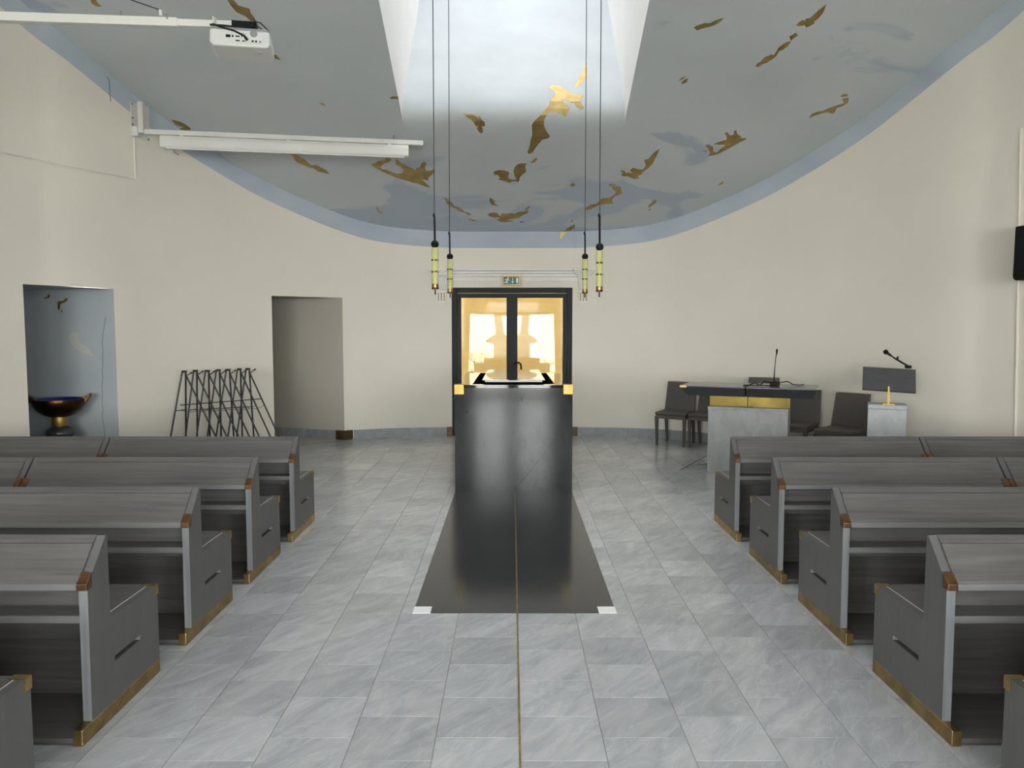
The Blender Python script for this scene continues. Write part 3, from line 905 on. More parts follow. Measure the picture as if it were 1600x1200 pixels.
def make_pew(sx):
    root = bpy.data.objects.new('pew', None); root.empty_display_size = .1; COL.objects.link(root)
    X = lambda a, b: (sx * a, sx * b) if sx > 0 else (sx * b, sx * a)
    th = 0.035
    for j, (xa, xb) in enumerate(((0, th), (PL - th, PL))):
        hole = [SLOT] if j == 0 else []
        x0, x1 = X(xa, xb)
        o = filled(PROF, hole, x1 - x0, lambda a, b, c, x0=x0: Vector((x0 + c, a, b)), 'end_panel', [M['pew_z'], M['pew_edge']], root)
        for p in o.data.polygons:
            if abs(p.normal.x) < 0.5 and (p.normal.y < -0.9):
                p.material_index = 1
        xr = X(xa - .003, xb + .001) if j == 0 else X(xa - .001, xb + .003)
        MB().box(*xr, 0, .65, 0, .062).build('base_rail', M['brass'], root, bevel=.003)
        xr = X(xa - .0035, xb + .002) if j == 0 else X(xa - .002, xb + .0035)
        MB().prism([(.066, .586), (.066, .612), (.078, .622), (.104, .650), (.110, .612), (.11, .586)], *xr, 'x').build('desk_corner', M['copper'], root, bevel=.002)
        xr = X(xa - .0035, xa + .055) if j == 0 else X(xb - .055, xb + .0035)
        mbc = MB().box(*xr, .622, .6555, .4, .4175)
        xr2 = X(xa - .0035, xa + .02) if j == 0 else X(xb - .02, xb + .0035)
        mbc.box(*xr2, .618, .6555, .372, .4)
        mbc.build('seat_corner', M['brass'], root)
    a, b = X(th, PL - th)
    MB().prism([(.076, .588), (.074, .606), (.082, .618), (.19, .738), (.208, .722), (.108, .600)], a, b, 'x').build('desk_board', M['pew_x'], root)
    MB().prism([(.192, .740), (.225, .764), (.236, .762), (.236, .735), (.21, .724)], a, b, 'x').build('ridge_board', M['pew_x'], root)
    MB().box(a, b, .071, .0755, .586, .612).build('desk_edge', M['pew_mid'], root)
    MB().box(a, b, .206, .237, .40, .735).build('backrest', M['pew_x'], root)
    MB().box(a, b, .086, .206, .452, .480).build('book_shelf', M['pew_mid'], root)
    MB().box(a, b, .238, .650, .388, .4155).build('seat', M['pew_x'], root)
    MB().box(a, b, .375, .395, .028, .372).build('kick_panel', M['pew_x'], root)
    MB().box(a, b, .368, .395, .374, .388).build('kick_rail', M['pew_x'], root)
    MB().box(a, b, .008, .60, .010, .028).build('foot_board', M['pew_x'], root)
    xr = X(th - .001, th + .0015)
    MB().box(*xr, .24, .618, .4150, .4166).build('edge_highlight', M['white_metal'], root)  # pale strip painted in for the highlight along the end panel's top edge
    return root


ROWS = [5.65, 4.70, 3.765, 2.83, 1.89]
ORD = ['first', 'second', 'third', 'fourth', 'fifth']
for sx in (-1, 1):
    proto = make_pew(sx)
    first = True
    for r, Y0 in enumerate(ROWS):
        for u in range(2):
            o = proto if first else copy_tree(proto)
            first = False
            o.location = (sx * (1.665 + u * (PL + .012)), Y0, 0)
            o.scale = (1, 1, 1)
            side = 'left' if sx < 0 else 'right'
            if u == 0:
                lab = 'dark grey wooden pew in the %s row from the front, %s side, touching the aisle' % (ORD[r], side)
            else:
                lab = 'outer dark grey wooden pew in the %s row from the front, by the %s wall' % (ORD[r], side)
            tag(o, lab, 'pew', 'pews in rows on both sides of the aisle')

# ------------------------------------------------------------------ catafalque
BX, BY0, BY1, BH = 0.572, 7.425, 9.50, 1.046
cat = thing('catafalque', 'large black polished stone catafalque block in front of the glazed doors', 'catafalque', (-0.004, 0, 0))
RX, RY0, RY1 = 0.405, 7.52, 9.42
mb = MB()
o8 = [(-BX, BY0), (BX, BY0), (BX, BY1), (-BX, BY1)]
for i in range(4):
    a, b = o8[i], o8[(i + 1) % 4]
    mb.add([(*a, 0.002), (*b, 0.002), (*b, BH - .03), (*a, BH - .03)], [(0, 1, 2, 3)])
mb.add([(*p, BH - .16) for p in o8], [(0, 1, 2, 3)])
mb.build('body', M['black_stone'], cat, fix=False)
for i, (x0, x1, y0, y1) in enumerate(((-BX, BX, BY0, RY0), (-BX, BX, RY1, BY1), (-BX, -RX, RY0, RY1), (RX, BX, RY0, RY1))):
    MB().box(x0, x1, y0, y1, BH - .03, BH).build('top_border', M['black_top'], cat)
mb = MB()
i8 = [(-RX, RY0), (RX, RY0), (RX, RY1), (-RX, RY1)]
for i in range(4):
    a, b = i8[i], i8[(i + 1) % 4]
    mb.add([(*a, BH - .16), (*b, BH - .16), (*b, BH - .001), (*a, BH - .001)], [(0, 1, 2, 3)])
mb.add([(*p, BH - .159) for p in i8], [(0, 1, 2, 3)])
mb.build('recess', M['black_matte'], cat, fix=False)
MB().box(-.27, .27, 7.66, 9.36, BH - .155, 1.062).build('plinth', M['black_matte'], cat)
pt = MB().box(-.31, .31, 7.62, 9.40, 1.077, 1.087).build('bearing_plate', M['black_top'], cat)
MB().box(-.285, .285, 7.625, 9.39, 1.061, 1.077).build('plate_edge', M['white_metal'], pt)
for sx in (-1, 1):
    for y in (BY0, BY1):
        x0, x1 = (BX - .088, BX + .003) if sx > 0 else (-BX - .003, -BX + .088)
        yy = (y - .003, y + .088) if y == BY0 else (y - .088, y + .003)
        MB().box(x0, x1, *yy, BH - .09, BH + .003).build('brass_corner', M['bright_brass'], cat)
p0, p1 = at_Y(873, 681, BY0), at_Y(805, 764, BY0)
dv = (p1 - p0).normalized(); nv = Vector((dv.z, 0, -dv.x)) * 0.0032
MB().add([p0 - nv * .3 + Vector((.004, -.001, 0)), p0 + nv * .3 + Vector((.004, -.001, 0)), p1 + nv + Vector((.004, -.001, 0)), p1 - nv + Vector((.004, -.001, 0))], [(0, 1, 2, 3)]).build('scratch', M['black_matte'], cat)

# ------------------------------------------------------------------ glazed doors
DYF = 11.42
door = struct(bpy.data.objects.new('door_1', None)); COL.objects.link(door)
door.location = (DOOR_C, DYF, 0)
fw = 0.075
mb = MB()
mb.box(-DOOR_W, -DOOR_W + fw, -.06, .06, 0, DOOR_H).box(DOOR_W - fw, DOOR_W, -.06, .06, 0, DOOR_H).box(-DOOR_W + fw, DOOR_W - fw, -.06, .06, DOOR_H - fw, DOOR_H)
mb.build('door_frame', M['door_metal'], door, bevel=.006)
for sx in (-1, 1):
    x0, x1 = (0.001, DOOR_W - fw - .004)
    st = 0.066
    zt = DOOR_H - fw - .005
    g0, g1 = x0 + st + .014, x1 - st + .012
    q = MB()
    for r in ((x0, g0, .01, zt), (g1, x1, .01, zt), (g0, g1, zt - .066, zt), (g0, g1, .01, .16)):
        a, b = (r[0], r[1]) if sx > 0 else (-r[1], -r[0])
        q.box(a, b, -.035, .035, r[2], r[3])
    leaf = q.build('door_leaf', M['door_metal'], door)
    a, b = (g0, g1) if sx > 0 else (-g1, -g0)
    MB().box(a, b, -.008, .0, .16, zt - .066).build('glass_pane', M['amber_glass'], leaf)
    if sx > 0:
        MB().box(-.022, .022, -.045, -.035, .01, zt).build('meeting_bead', M['door_metal'], leaf)
        h = MB().tube([(.035, -.03, 1.06), (.035, -.085, 1.06), (.06, -.09, 1.085), (.10, -.09, 1.085), (.128, -.09, 1.065), (.135, -.09, 1.02), (.135, -.09, .96)], .014, 10)
        h.build('door_handle', M['black'], leaf, smooth=True)

# oak screen outside, with shaped cut-outs
YS = 13.1
SQ = lambda x, y: at_Y(700 + x / 7.06, 440 + y / 7.06, YS)
right = [(905,365),(1165,357),(1185,1150),(1122,1150),(1122,895),(1012,895),(1012,842),(905,838),(905,685),(955,680),(985,668),(992,652),(975,632),(945,612),(905,590),(885,572),(890,500)]
left = [(1410 - x, y) for x, y in right]
mid = [(597,375),(815,375),(797,560),(770,595),(640,595),(612,560)]
P2 = lambda L: [(SQ(x, y).x, SQ(x, y).z) for x, y in L]
scr = thing('oak_screen', 'pale yellow oak board screen with shaped cut-outs behind the glass doors', 'screen')
filled([(-1.22, 0.0), (1.18, 0.0), (1.18, 2.6), (-1.22, 2.6)], [P2(left), P2(right), P2(mid)], .04, lambda a, b, c: Vector((a, YS + c, b)), 'screen_panel', M['oak'], scr)
for sx in (-1, 1):
    MB().box(sx * 1.24 - .02 - .02, sx * 1.24 - .02 + .02, 11.66, 13.02, 0, 2.5).build('side_panel', M['oak'], scr)
MB().box(-1.4, 1.4, 11.5, 13.3, 2.62, 2.68).build('added_shade_roof', M['oak'], scr)  # unseen roof, added to keep sky light off the screen
g = MB().box(-14, 14, 11.62, 40, -.1, -.005).build('exterior_ground', M['ext_ground']); struct(g)
g = MB().box(-14, 14, -22, BACK_Y - .31, -.1, -.005).build('exterior_forecourt', M['ext_ground']); struct(g)
hd = MB()
for k in range(60):
    c = Vector((-3.2 + (k % 20) * 0.34 + random.uniform(-.1, .1), 17 + (k // 20) * .4, 0.22 + random.uniform(0, .25) + .22 * (k // 20)))
    r = random.uniform(.26, .36)
    hd.lathe([(.01, -r), (r * .7, -r * .7), (r, 0), (r * .75, r * .6), (.01, r)], 7, c)
tag(hd.build('hedge', M['hedge'], smooth=False), 'pale sunlit hedge seen through the screen cut-outs', 'hedge')
tag(MB().box(-7, 7, 22, 22.3, -.01, 2.6).build('garden_wall', M['ext_wall']), 'pale rendered garden wall far behind the hedge', 'wall')

# ------------------------------------------------------------------ cornice, corbels, exit sign
cor = struct(bpy.data.objects.new('trim_1', None)); COL.objects.link(cor); cor.location = (DOOR_C + .005, 11.303, 0)
zt = at_Y(800, 420.5, 11.2).z
prof = [(0, zt), (-.15, zt), (-.15, zt - .022), (-.10, zt - .032), (-.10, zt - .058), (-.06, zt - .068), (-.06, zt - .10), (-.03, zt - .11), (-.03, zt - .165), (0, zt - .165)]
MB().prism(prof, -1.0, 1.0, 'x').build('cornice', M['moulding'], cor)
for sx in (-1, 1):
    xc = sx * 1.035
    cap = MB()
    for hw, dp, z0, z1 in ((.165, .21, zt - .026, zt + .004), (.15, .17, zt - .052, zt - .026), (.125, .14, zt - .078, zt - .052), (.095, .115, zt - .1, zt - .078)):
        cap.box(xc - hw, xc + hw, -dp, 0, z0, z1)
    cb = cap.build('corbel', M['moulding'], cor, bevel=.006)
    body = MB()
    n = 6
    for k in range(5):
        xa, xb = -.085 + k * .035, -.085 + k * .035 + .03
        f = 0.66
        vs = [(xc + xa, -.085, zt - .10), (xc + xb, -.085, zt - .10), (xc + xb * f, -.04, zt - .30), (xc + xa * f, -.04, zt - .30),
              (xc + xa, 0, zt - .10), (xc + xb, 0, zt - .10), (xc + xb * f, 0, zt - .30), (xc + xa * f, 0, zt - .30)]
        body.add(vs, [(0, 1, 2, 3), (4, 7, 6, 5), (0, 4, 5, 1), (2, 6, 7, 3), (0, 3, 7, 4), (1, 5, 6, 2)])
    body.build('fluting', M['moulding'], cb)
    foot = MB().box(xc - .07, xc + .07, -.045, 0, zt - .495, zt - .30).box(xc - .078, xc + .078, -.055, 0, zt - .325, zt - .302).box(xc - .062, xc + .062, -.035, 0, zt - .515, zt - .495)
    foot.build('corbel_foot', M['moulding'], cb, bevel=.003)
    for k in (-1, 0, 1):
        MB().tube([(xc + k * .042, -.047, zt - .335), (xc + k * .042, -.047, zt - .455)], .008, 6).build('gilt_flute', M['gold'], cb)

sg0, sg1 = at_Y(785.5, 446, 11.25), at_Y(812, 431.5, 11.25)
sw, sh = sg1.x - sg0.x, sg1.z - sg0.z
sign = thing('exit_sign', 'green exit sign with running figure and arrow above the glass doors', 'sign', ((sg0.x + sg1.x) / 2, 11.19, sg0.z))
q = MB()
q.box(-sw / 2, sw / 2, -.02, .085, 0, .013).box(-sw / 2, sw / 2, -.02, .085, sh - .013, sh).box(-sw / 2, -sw / 2 + .012, -.02, .085, .013, sh - .013).box(sw / 2 - .012, sw / 2, -.02, .085, .013, sh - .013)
q.build('sign_frame', M['bright_brass'], sign)
MB().box(-sw / 2 + .012, sw / 2 - .012, -.012, .085, .013, sh - .013).build('sign_face', M['sign_green'], sign)
fx, fz, s = -.062, sh / 2, .074
fig = MB()
def stroke(pts, w):
    for (x0, z0), (x1, z1) in zip(pts, pts[1:]):
        d = Vector((x1 - x0, z1 - z0)).normalized(); nrm = Vector((-d.y, d.x)) * w / 2
        P = [(x0 + nrm.x, z0 + nrm.y), (x1 + nrm.x, z1 + nrm.y), (x1 - nrm.x, z1 - nrm.y), (x0 - nrm.x, z0 - nrm.y)]
        fig.prism([(fx + a * s, fz + b * s) for a, b in P], -.0145, -.0125, 'y')
stroke([(.18, .28), (-.05, -.1)], .2)
stroke([(-.05, -.1), (.15, -.3), (.02, -.62)], .14)
stroke([(-.05, -.1), (-.2, -.35), (-.52, -.38)], .14)
stroke([(.18, .26), (.38, .02), (.55, .08)], .1)
stroke([(.15, .28), (-.2, .28), (-.38, .05)], .1)
fig.prism([(fx + s * (.27 + .13 * math.cos(k * .785)), fz + s * (.5 + .13 * math.sin(k * .785))) for k in range(8)], -.0145, -.0125, 'y')
fig.build('running_figure', M['sign_white'], sign)
ar = MB().box(.018, .026, -.0145, -.0125, fz - .03, fz + .04)
ar.prism([(.004, fz - .012), (.022, fz - .042), (.04, fz - .012), (.033, fz - .009), (.022, fz - .026), (.011, fz - .009)], -.0145, -.0125, 'y')
ar.build('arrow', M['sign_white'], sign)
MB().box(sw / 2 - .05, sw / 2 - .024, -.0145, -.0125, .03, sh - .03).build('side_strip', M['sign_white'], sign)

# ------------------------------------------------------------------ pendant lamps
def pendant(px, py_ball, py0, py1, py_rod, Y, top_px, label):
    c = at_Y(px, py_ball, Y); z0 = at_Y(px, py1, Y).z; z1 = at_Y(px, py0, Y).z
    zr = at_Y(px, py_rod, Y).z
    topz = 6.6 if Y < 8.5 else 6.0
    tp = at_Y(top_px, 0, Y)
    lx = (tp.x - c.x) * (topz - c.z) / (tp.z - c.z)
    t = thing('pendant_lamp', label, 'lamp', (c.x, Y, 0), 0, 'four pendant lamps round the catafalque')
    hgt = z1 - z0
    fr = [0, .34, .62, .88]
    r = .0325
    b = MB().lathe([(r * .9, z0 + .12 * hgt), (r, z0 + .13 * hgt), (r, z1 - .01), (r * .8, z1)], 16)
    body = b.build('glass_tube', M['lamp_glass'], t, smooth=True)
    for k in (.42, .70):
        zz = z0 + k * hgt
        for j in range(6):
            a = j * math.pi / 3 + .35
            MB().box(-.012, .012, -r - .0012, -r + .002, zz - .007, zz + .007, Matrix.Rotation(a, 4, 'Z')).build('brass_clip', M['bronze_base'], body)
    MB().lathe([(r * .98, z0 + .015), (r * 1.02, z0 + .02), (r * 1.02, z0 + .125 * hgt), (r, z0 + .13 * hgt)], 16).build('brass_collar', M['brass'], t, smooth=True)
    MB().lathe([(r * 1.05, z0), (r * 1.05, z0 + .016)], 16).build('end_cap', M['bronze_base'], t)
    MB().tube([(0, 0, z0 - .05), (0, 0, z0)], .007, 8).build('finial', M['bronze_base'], t)
    br_ = .037
    MB().lathe([(br_ * math.sin(a * math.pi / 12) + .0005, c.z - br_ * math.cos(a * math.pi / 12)) for a in range(13)], 16).build('ball', M['black'], t, smooth=True)
    MB().tube([(0, 0, c.z + .02), (-.003, 0, zr)], .010 if Y < 8.5 else .009, 8).build('rod', M['black'], t)
    MB().tube([(-.003, 0, zr - .01), (-.012, 0, zr), (-.003, 0, zr + .02)], .010, 6).build('rod_joint', M['black'], t)
    MB().tube([(-.003, 0, zr), (lx, 0, topz)], .0045, 6).build('hanging_wire', M['cable'], t)
    MB().box(lx - .05, lx + .05, -.03, .03, topz, topz + .04).build('ceiling_plate', M['white_metal'], t)


FY, RY = 7.36, 9.0
pendant(679.5, 381.5, 387, 452, 337, FY, 676.5, 'front left pendant lamp, larger, pale green glass tube under a black ball')
pendant(703, 401, 405, 458.5, 365, RY, 701, 'rear left pendant lamp, green glass tube overlapping the left door corner')
pendant(914.2, 401, 405, 458.5, 365, RY, 916.5, 'rear right pendant lamp, green glass tube in front of the right corbel')
pendant(937, 386, 391.5, 456, 337, FY, 939.5, 'front right pendant lamp, green glass tube right of the right corbel')
hb = MB().box(-XS, XS, FY - .03, FY + .03, 6.64, 6.70)
hb.build('hanging_bar', M['white_metal'], ceiling)
MB().box(-XS, XS, RY - .03, RY + .03, 6.04, 6.10).build('hanging_bar', M['white_metal'], ceiling)

# ------------------------------------------------------------------ projector on its long arm
PJY = 5.25
pc = at_Y(375, 62, PJY)
arm_a, arm_b = at_Y(386, 40, PJY + .1), at_Y(0, 27, PJY - .12)
dirv = (arm_b - arm_a); tW = (-5.10 + .07 - arm_a.x) / dirv.x
arm_w = arm_a + dirv * tW
arm = thing('telescopic_bracket', 'long white telescopic wall arm carrying the projector', 'bracket', (0, 0, 0))


def beam(p, q, w, h, name, material, parent):
    p, q = Vector(p), Vector(q)
    ax = (q - p).normalized(); up = Vector((0, 0, 1)); sd = ax.cross(up).normalized(); up = sd.cross(ax)
    m_ = Matrix((ax, sd, up)).transposed().to_4x4(); m_.translation = p
    return MB().box(0, (q - p).length, -w / 2, w / 2, -h / 2, h / 2, m_).build(name, material, parent, bevel=.003)


jn_ = arm_a + (arm_w - arm_a) * ((at_Y(270, 37, PJY).x - arm_a.x) / (arm_w.x - arm_a.x))
beam(arm_a, jn_, .045, .044, 'inner_tube', M['white_metal'], arm)
beam(jn_ + (arm_a - jn_).normalized() * .02, arm_w, .056, .056, 'outer_tube', M['white_metal'], arm)
MB().box(arm_w.x - .06, arm_w.x + .01, arm_w.y - .1, arm_w.y + .1, arm_w.z - .15, arm_w.z + .15).build('wall_plate', M['white_metal'], arm)
pe = at_Y(251, 23, PJY)
MB().tube([pe - Vector((0, 0, .01)), pe + Vector((0, 0, .03))], .012, 8).build('eye_bolt', M['white_metal'], arm)
pw2 = at_Y(205, 0, PJY + .05)
MB().tube([pe + Vector((0, 0, .03)), pw2, pw2 + (pw2 - pe) * 6], .004, 6).build('stay_wire', M['cable'], arm)
for px_ in (189, 261):
    e = at_Y(px_, 20 if px_ == 189 else 25, PJY)
    MB().tube([e - Vector((0, 0, .02)), e + Vector((0, 0, .012))], .006, 6).build('bolt', M['grey_plastic'], arm)
MB().box(at_Y(333, 40, PJY).x - .006, at_Y(333, 40, PJY).x + .006, PJY - .0, PJY + .07, at_Y(333, 40, PJY).z - .035, at_Y(333, 40, PJY).z + .06).build('cable_tie', M['white_plastic'], arm)

pj = thing('projector', 'white projector hanging from the ceiling arm at upper left', 'projector', at_Y(376, 75, PJY), 0)
W, Dp, H = .385, .23, .108
pj.rotation_euler = (math.radians(-3), 0, math.radians(11))
MB().prism([(-W / 2 + .02, 0), (W / 2 - .02, 0), (W / 2, .02), (W / 2 - .004, H), (-W / 2 + .004, H), (-W / 2, .02)], -.03, Dp, 'y').build('body', M['white_plastic'], pj, bevel=.012)
MB().box(-W / 2 + .015, W / 2 - .015, -.015, Dp - .02, H, H + .018).build('mount_plate', M['grey_plastic'], pj)
MB().box(-.06, .10, .03, .12, H + .018, H + .085).build('mount_head', M['black'], pj)
MB().prism([(-.105, .018), (.14, .018), (.15, .08), (.09, .10), (-.105, .095)], -.0335, -.03, 'y').build('port_panel', M['white_plastic'], pj)
k_ = MB()
for i, (a, b, c, d_) in enumerate(((-.088, -.058, .052, .07), (-.05, -.038, .056, .068), (-.026, .0, .058, .066), (.01, .016, .058, .068), (-.026, .0, .03, .038), (.015, .033, .03, .037),
                                   (.075, .088, .03, .042), (.096, .110, .03, .042), (.125, .131, .028, .042), (.012, .016, .08, .084), (.024, .028, .08, .084), (.036, .04, .08, .084))):
    MB().box(a, b, -.035, -.033, c, d_).build('port', M['black'], pj)
MB().tube([(.088, -.034, .086), (.088, -.036, .086)], .024, 16).build('speaker_grille', M['grey_plastic'], pj)
MB().tube([(-.17, -.02, H + .03), (-.12, -.04, .115), (-.03, -.05, .09), (.03, -.055, .06), (.05, -.05, .035)], [.006, .006, .006, .007, .011], 8).build('power_lead', M['black'], pj)
MB().tube([(-.19, -.01, H + .028), (-.1, 0, H + .032), (0, .01, H + .03), (.08, .02, H + .05)], .007, 8).build('cable_bundle', M['black'], pj)
MB().tube([(.06, .02, H + .03), (.09, .0, H + .075), (.13, .0, H + .065), (.18, .01, H + .02)], .004, 6).build('loop_cable', M['black'], pj)
MB().tube([(.07, .03, H + .02), (.10, .0, H + .05), (.14, .0, H + .022)], .004, 6).build('loop_cable', M['black'], pj)
MB().lathe([(.017, 0), (.017, .003)], 12, (.115, .06, -.003)).build('label_sticker', mat('pink_sticker', (.6, .42, .42), .5), pj)

# ------------------------------------------------------------------ roll-up screen on its wall bracket
bp_, bn, bt = wall_hit(216, 190)
sb = thing('screen_bracket', 'white wall bracket with long swing arm above the roll-up screen', 'bracket')
bt = bt if bt.x > 0 else -bt
m_ = Matrix((bt, bn, Vector((0, 0, 1)))).transposed().to_4x4(); m_.translation = bp_
MB().box(-.10, .14, -.008, 0, -.19, .19, m_).build('wall_plate', M['white_metal'], sb)
for a, b in ((-.085, .17), (-.08, .02), (-.085, -.05), (-.07, -.14), (.12, -.17)):
    MB().tube([m_ @ Vector((a, -.02, b)), m_ @ Vector((a, -.004, b))], .011, 8).build('bolt', M['grey_plastic'], sb)
pv = at_Y(226, 190, bp_.y - .03)
armz = at_Y(226, 205, bp_.y - .05).z
MB().box(pv.x - .028, pv.x + .028, pv.y - .10, pv.y - .045, armz - .03, armz + .30).build('pivot_post', M['white_metal'], sb)
q0 = at_Y(226, 206, pv.y - .07)
q1 = at_z(661, 224, q0.z)
beam(q0, q1, .05, .052, 'swing_arm', M['white_metal'], sb)
MB().box(*sorted((at_Y(207, 203, bp_.y).x - .02, at_Y(207, 203, bp_.y).x + .10)), bp_.y - .09, bp_.y - .0, armz - .06, armz + .05, None).build('junction_box', M['white_plastic'], sb, bevel=.01)
hk = q0 + (q1 - q0) * 0.89
MB().tube([hk + Vector((0, 0, .02)), hk + Vector((0, 0, .075))], .01, 8).build('eye_bolt', M['grey_plastic'], sb)
ds = (q1 - q0).normalized()
rs = thing('projection_screen', 'rolled-up white projection screen case hanging below the swing arm', 'screen')
z_off = Vector((0, -.02, -.103))
s0 = q0 + (q1 - q0) * ((251 - 226) / (661 - 226.0)) + z_off
s1 = q0 + (q1 - q0) * ((637 - 226) / (661 - 226.0)) + z_off
sd = ds.cross(Vector((0, 0, 1))).normalized(); up = sd.cross(ds)
secp = [(-.055, -.068), (-.062, -.045), (-.064, .02), (-.05, .06), (.05, .06), (.06, .03), (.06, -.04), (.04, -.065), (-.02, -.072)]
ln = (s1 - s0).length
mm = Matrix((ds, -sd, up)).transposed().to_4x4(); mm.translation = s0
q = MB(); q.prism(secp, 0, ln, 'x'); q.v = [tuple(mm @ Vector(v)) for v in q.v]
q.build('screen_case', M['white_metal'], rs, bevel=.006)
q = MB(); q.prism([(-.05, -.085), (-.05, -.07), (-.02, -.07), (-.02, -.085)], .06, ln - .05, 'x'); q.v = [tuple(mm @ Vector(v)) for v in q.v]
q.build('bottom_bar', M['white_metal'], rs)
for f in (.08, .5, .92):
    q = MB().box(ln * f - .02, ln * f + .02, -.015, .015, .055, .085); q.v = [tuple(mm @ Vector(v)) for v in q.v]
    q.build('hanger', M['white_metal'], rs)
q = MB().tube([(ln * .05, -.04, -.08), (ln * .052, -.05, -.12), (ln * .07, -.05, -.15)], .004, 5); q.v = [tuple(mm @ Vector(v)) for v in q.v]
q.build('pull_cord', M['cable'], rs)

# cable ducts on the walls
def duct(pix, name, label, r=.011):
    pts = []
    for (xa, ya), (xb, yb) in zip(pix, pix[1:]):
        n = max(2, int(math.hypot(xb - xa, yb - ya) / 25))
        for k in range(n):
            h = wall_hit(xa + (xb - xa) * k / n, ya + (yb - ya) * k / n)
            if h: pts.append(h[0] - h[1] * r * .7)
    h = wall_hit(*pix[-1]); pts.append(h[0] - h[1] * r * .7)
    tag(MB().tube(pts, r, 4).build(name, M['plaster']), label, 'cable duct')


duct([(-40, 230), (0, 238), (105, 261), (210.5, 280.5), (208.5, 215)], 'cable_duct', 'thin cream cable duct on the left wall leading up to the screen bracket')
duct([(1596.5, 200), (1594, 360), (1590, 560), (1587.5, 700)], 'cable_duct', 'thin vertical cream cable duct on the right wall under the loudspeaker')

# loudspeaker at the right edge
sp, sn, st_ = wall_hit(1644, 395)
spk = thing('loudspeaker', 'black wall loudspeaker at the right edge of the view', 'loudspeaker', sp - sn * .02)
st_ = st_ if st_.y > 0 else -st_
m_ = Matrix((st_, -sn, Vector((0, 0, 1)))).transposed().to_4x4()
hh = .245
q = MB(); q.prism([(-.15, -hh + .03), (-.13, -hh), (.13, -hh), (.15, -hh + .03), (.145, hh), (-.145, hh)], .03, .25, 'y'); q.v = [tuple(m_ @ Vector(v)) for v in q.v]
q.build('cabinet', M['black'], spk, bevel=.012)
q = MB().box(-.125, .125, .25, .256, -hh + .03, hh - .02); q.v = [tuple(m_ @ Vector(v)) for v in q.v]
q.build('front_grille', M['black'], spk)
q = MB().box(-.03, .03, -.02, .03, -.06, .06); q.v = [tuple(m_ @ Vector(v)) for v in q.v]
q.build('wall_mount', M['black'], spk)

# ------------------------------------------------------------------ font bowl in the niche
FYY = 8.20
bc = at_Y(92, 622, FYY)
rimz = at_Y(92, 623, FYY).z
font = thing('font_bowl', 'bronze bowl with blue inside on a gold collar and dark ball, in the blue niche', 'font', (bc.x, FYY, 0))
s = FYY / FPX
q = MB().lathe([(.02, rimz - 29 * s), (12 * s, rimz - 28.5 * s), (22 * s, rimz - 25 * s), (32 * s, rimz - 17 * s), (37 * s, rimz - 9 * s), (38 * s, rimz - 3 * s), (37.5 * s, rimz), (35.5 * s, rimz), (34 * s, rimz - 8 * s), (25 * s, rimz - 17 * s), (.02, rimz - 22 * s)], 40)
q.mi = [1 if (i // 40) >= 7 and i < 40 * 10 else 0 for i in range(len(q.f))]; q.mi[-1] = 1
q.build('bowl', [M['bowl_bronze'], M['enamel_blue']], font, smooth=True, fix=False)
for sx, tl in ((1, 1), (-1, 1)):
    q = MB()
    x0, x1 = 30 * s, 44 * s
    vs = []
    for xx, zz in ((x0, rimz - 4 * s), (x0 + 4 * s, rimz + 2 * s), (x1, rimz + 8 * s), (x1 + 1 * s, rimz + 4 * s), (x0 + 9 * s, rimz - 6 * s)):
        vs.append((sx * xx, zz))
    q.prism(vs, -9 * s, 9 * s, 'y')
    h = q.build('handle', M['bowl_bronze'], font, bevel=.004)
    h.rotation_euler = (0, 0, math.radians(20))
MB().lathe([(11 * s, rimz - 43 * s), (11.5 * s, rimz - 42 * s), (11.5 * s, rimz - 30 * s), (11 * s, rimz - 28 * s)], 28).build('gold_collar', M['bright_brass'], font, smooth=True)
bzc = rimz - 54 * s
MB().lathe([(max(.01, 21 * s * math.sin(a * math.pi / 14)), bzc - 12.5 * s * math.cos(a * math.pi / 14)) for a in range(15)], 28).build('ball', M['dark_glass'], font, smooth=True)
MB().lathe([(22 * s, 0), (22 * s, .05), (15 * s, .09), (10 * s, .14), (9 * s, bzc - 10 * s)], 28).build('foot', M['bowl_bronze'], font, smooth=True)

# ------------------------------------------------------------------ wreath stands
ST_Y = 9.0
tops = [(287.5, 580.5), (305, 579.5), (323.5, 579.5), (340.5, 578.5), (356, 578), (373.5, 577), (387, 576.5)]
tilt = [(-17.5, -7.5), (-11.5, -7), (-13, -5.5), (-13.5, -4.5), (-15.5, 0), (-14.5, -4), (-14.5, 1)]
ordn = ['leftmost', 'second from left', 'third from left', 'middle', 'third from right', 'second from right', 'rightmost']


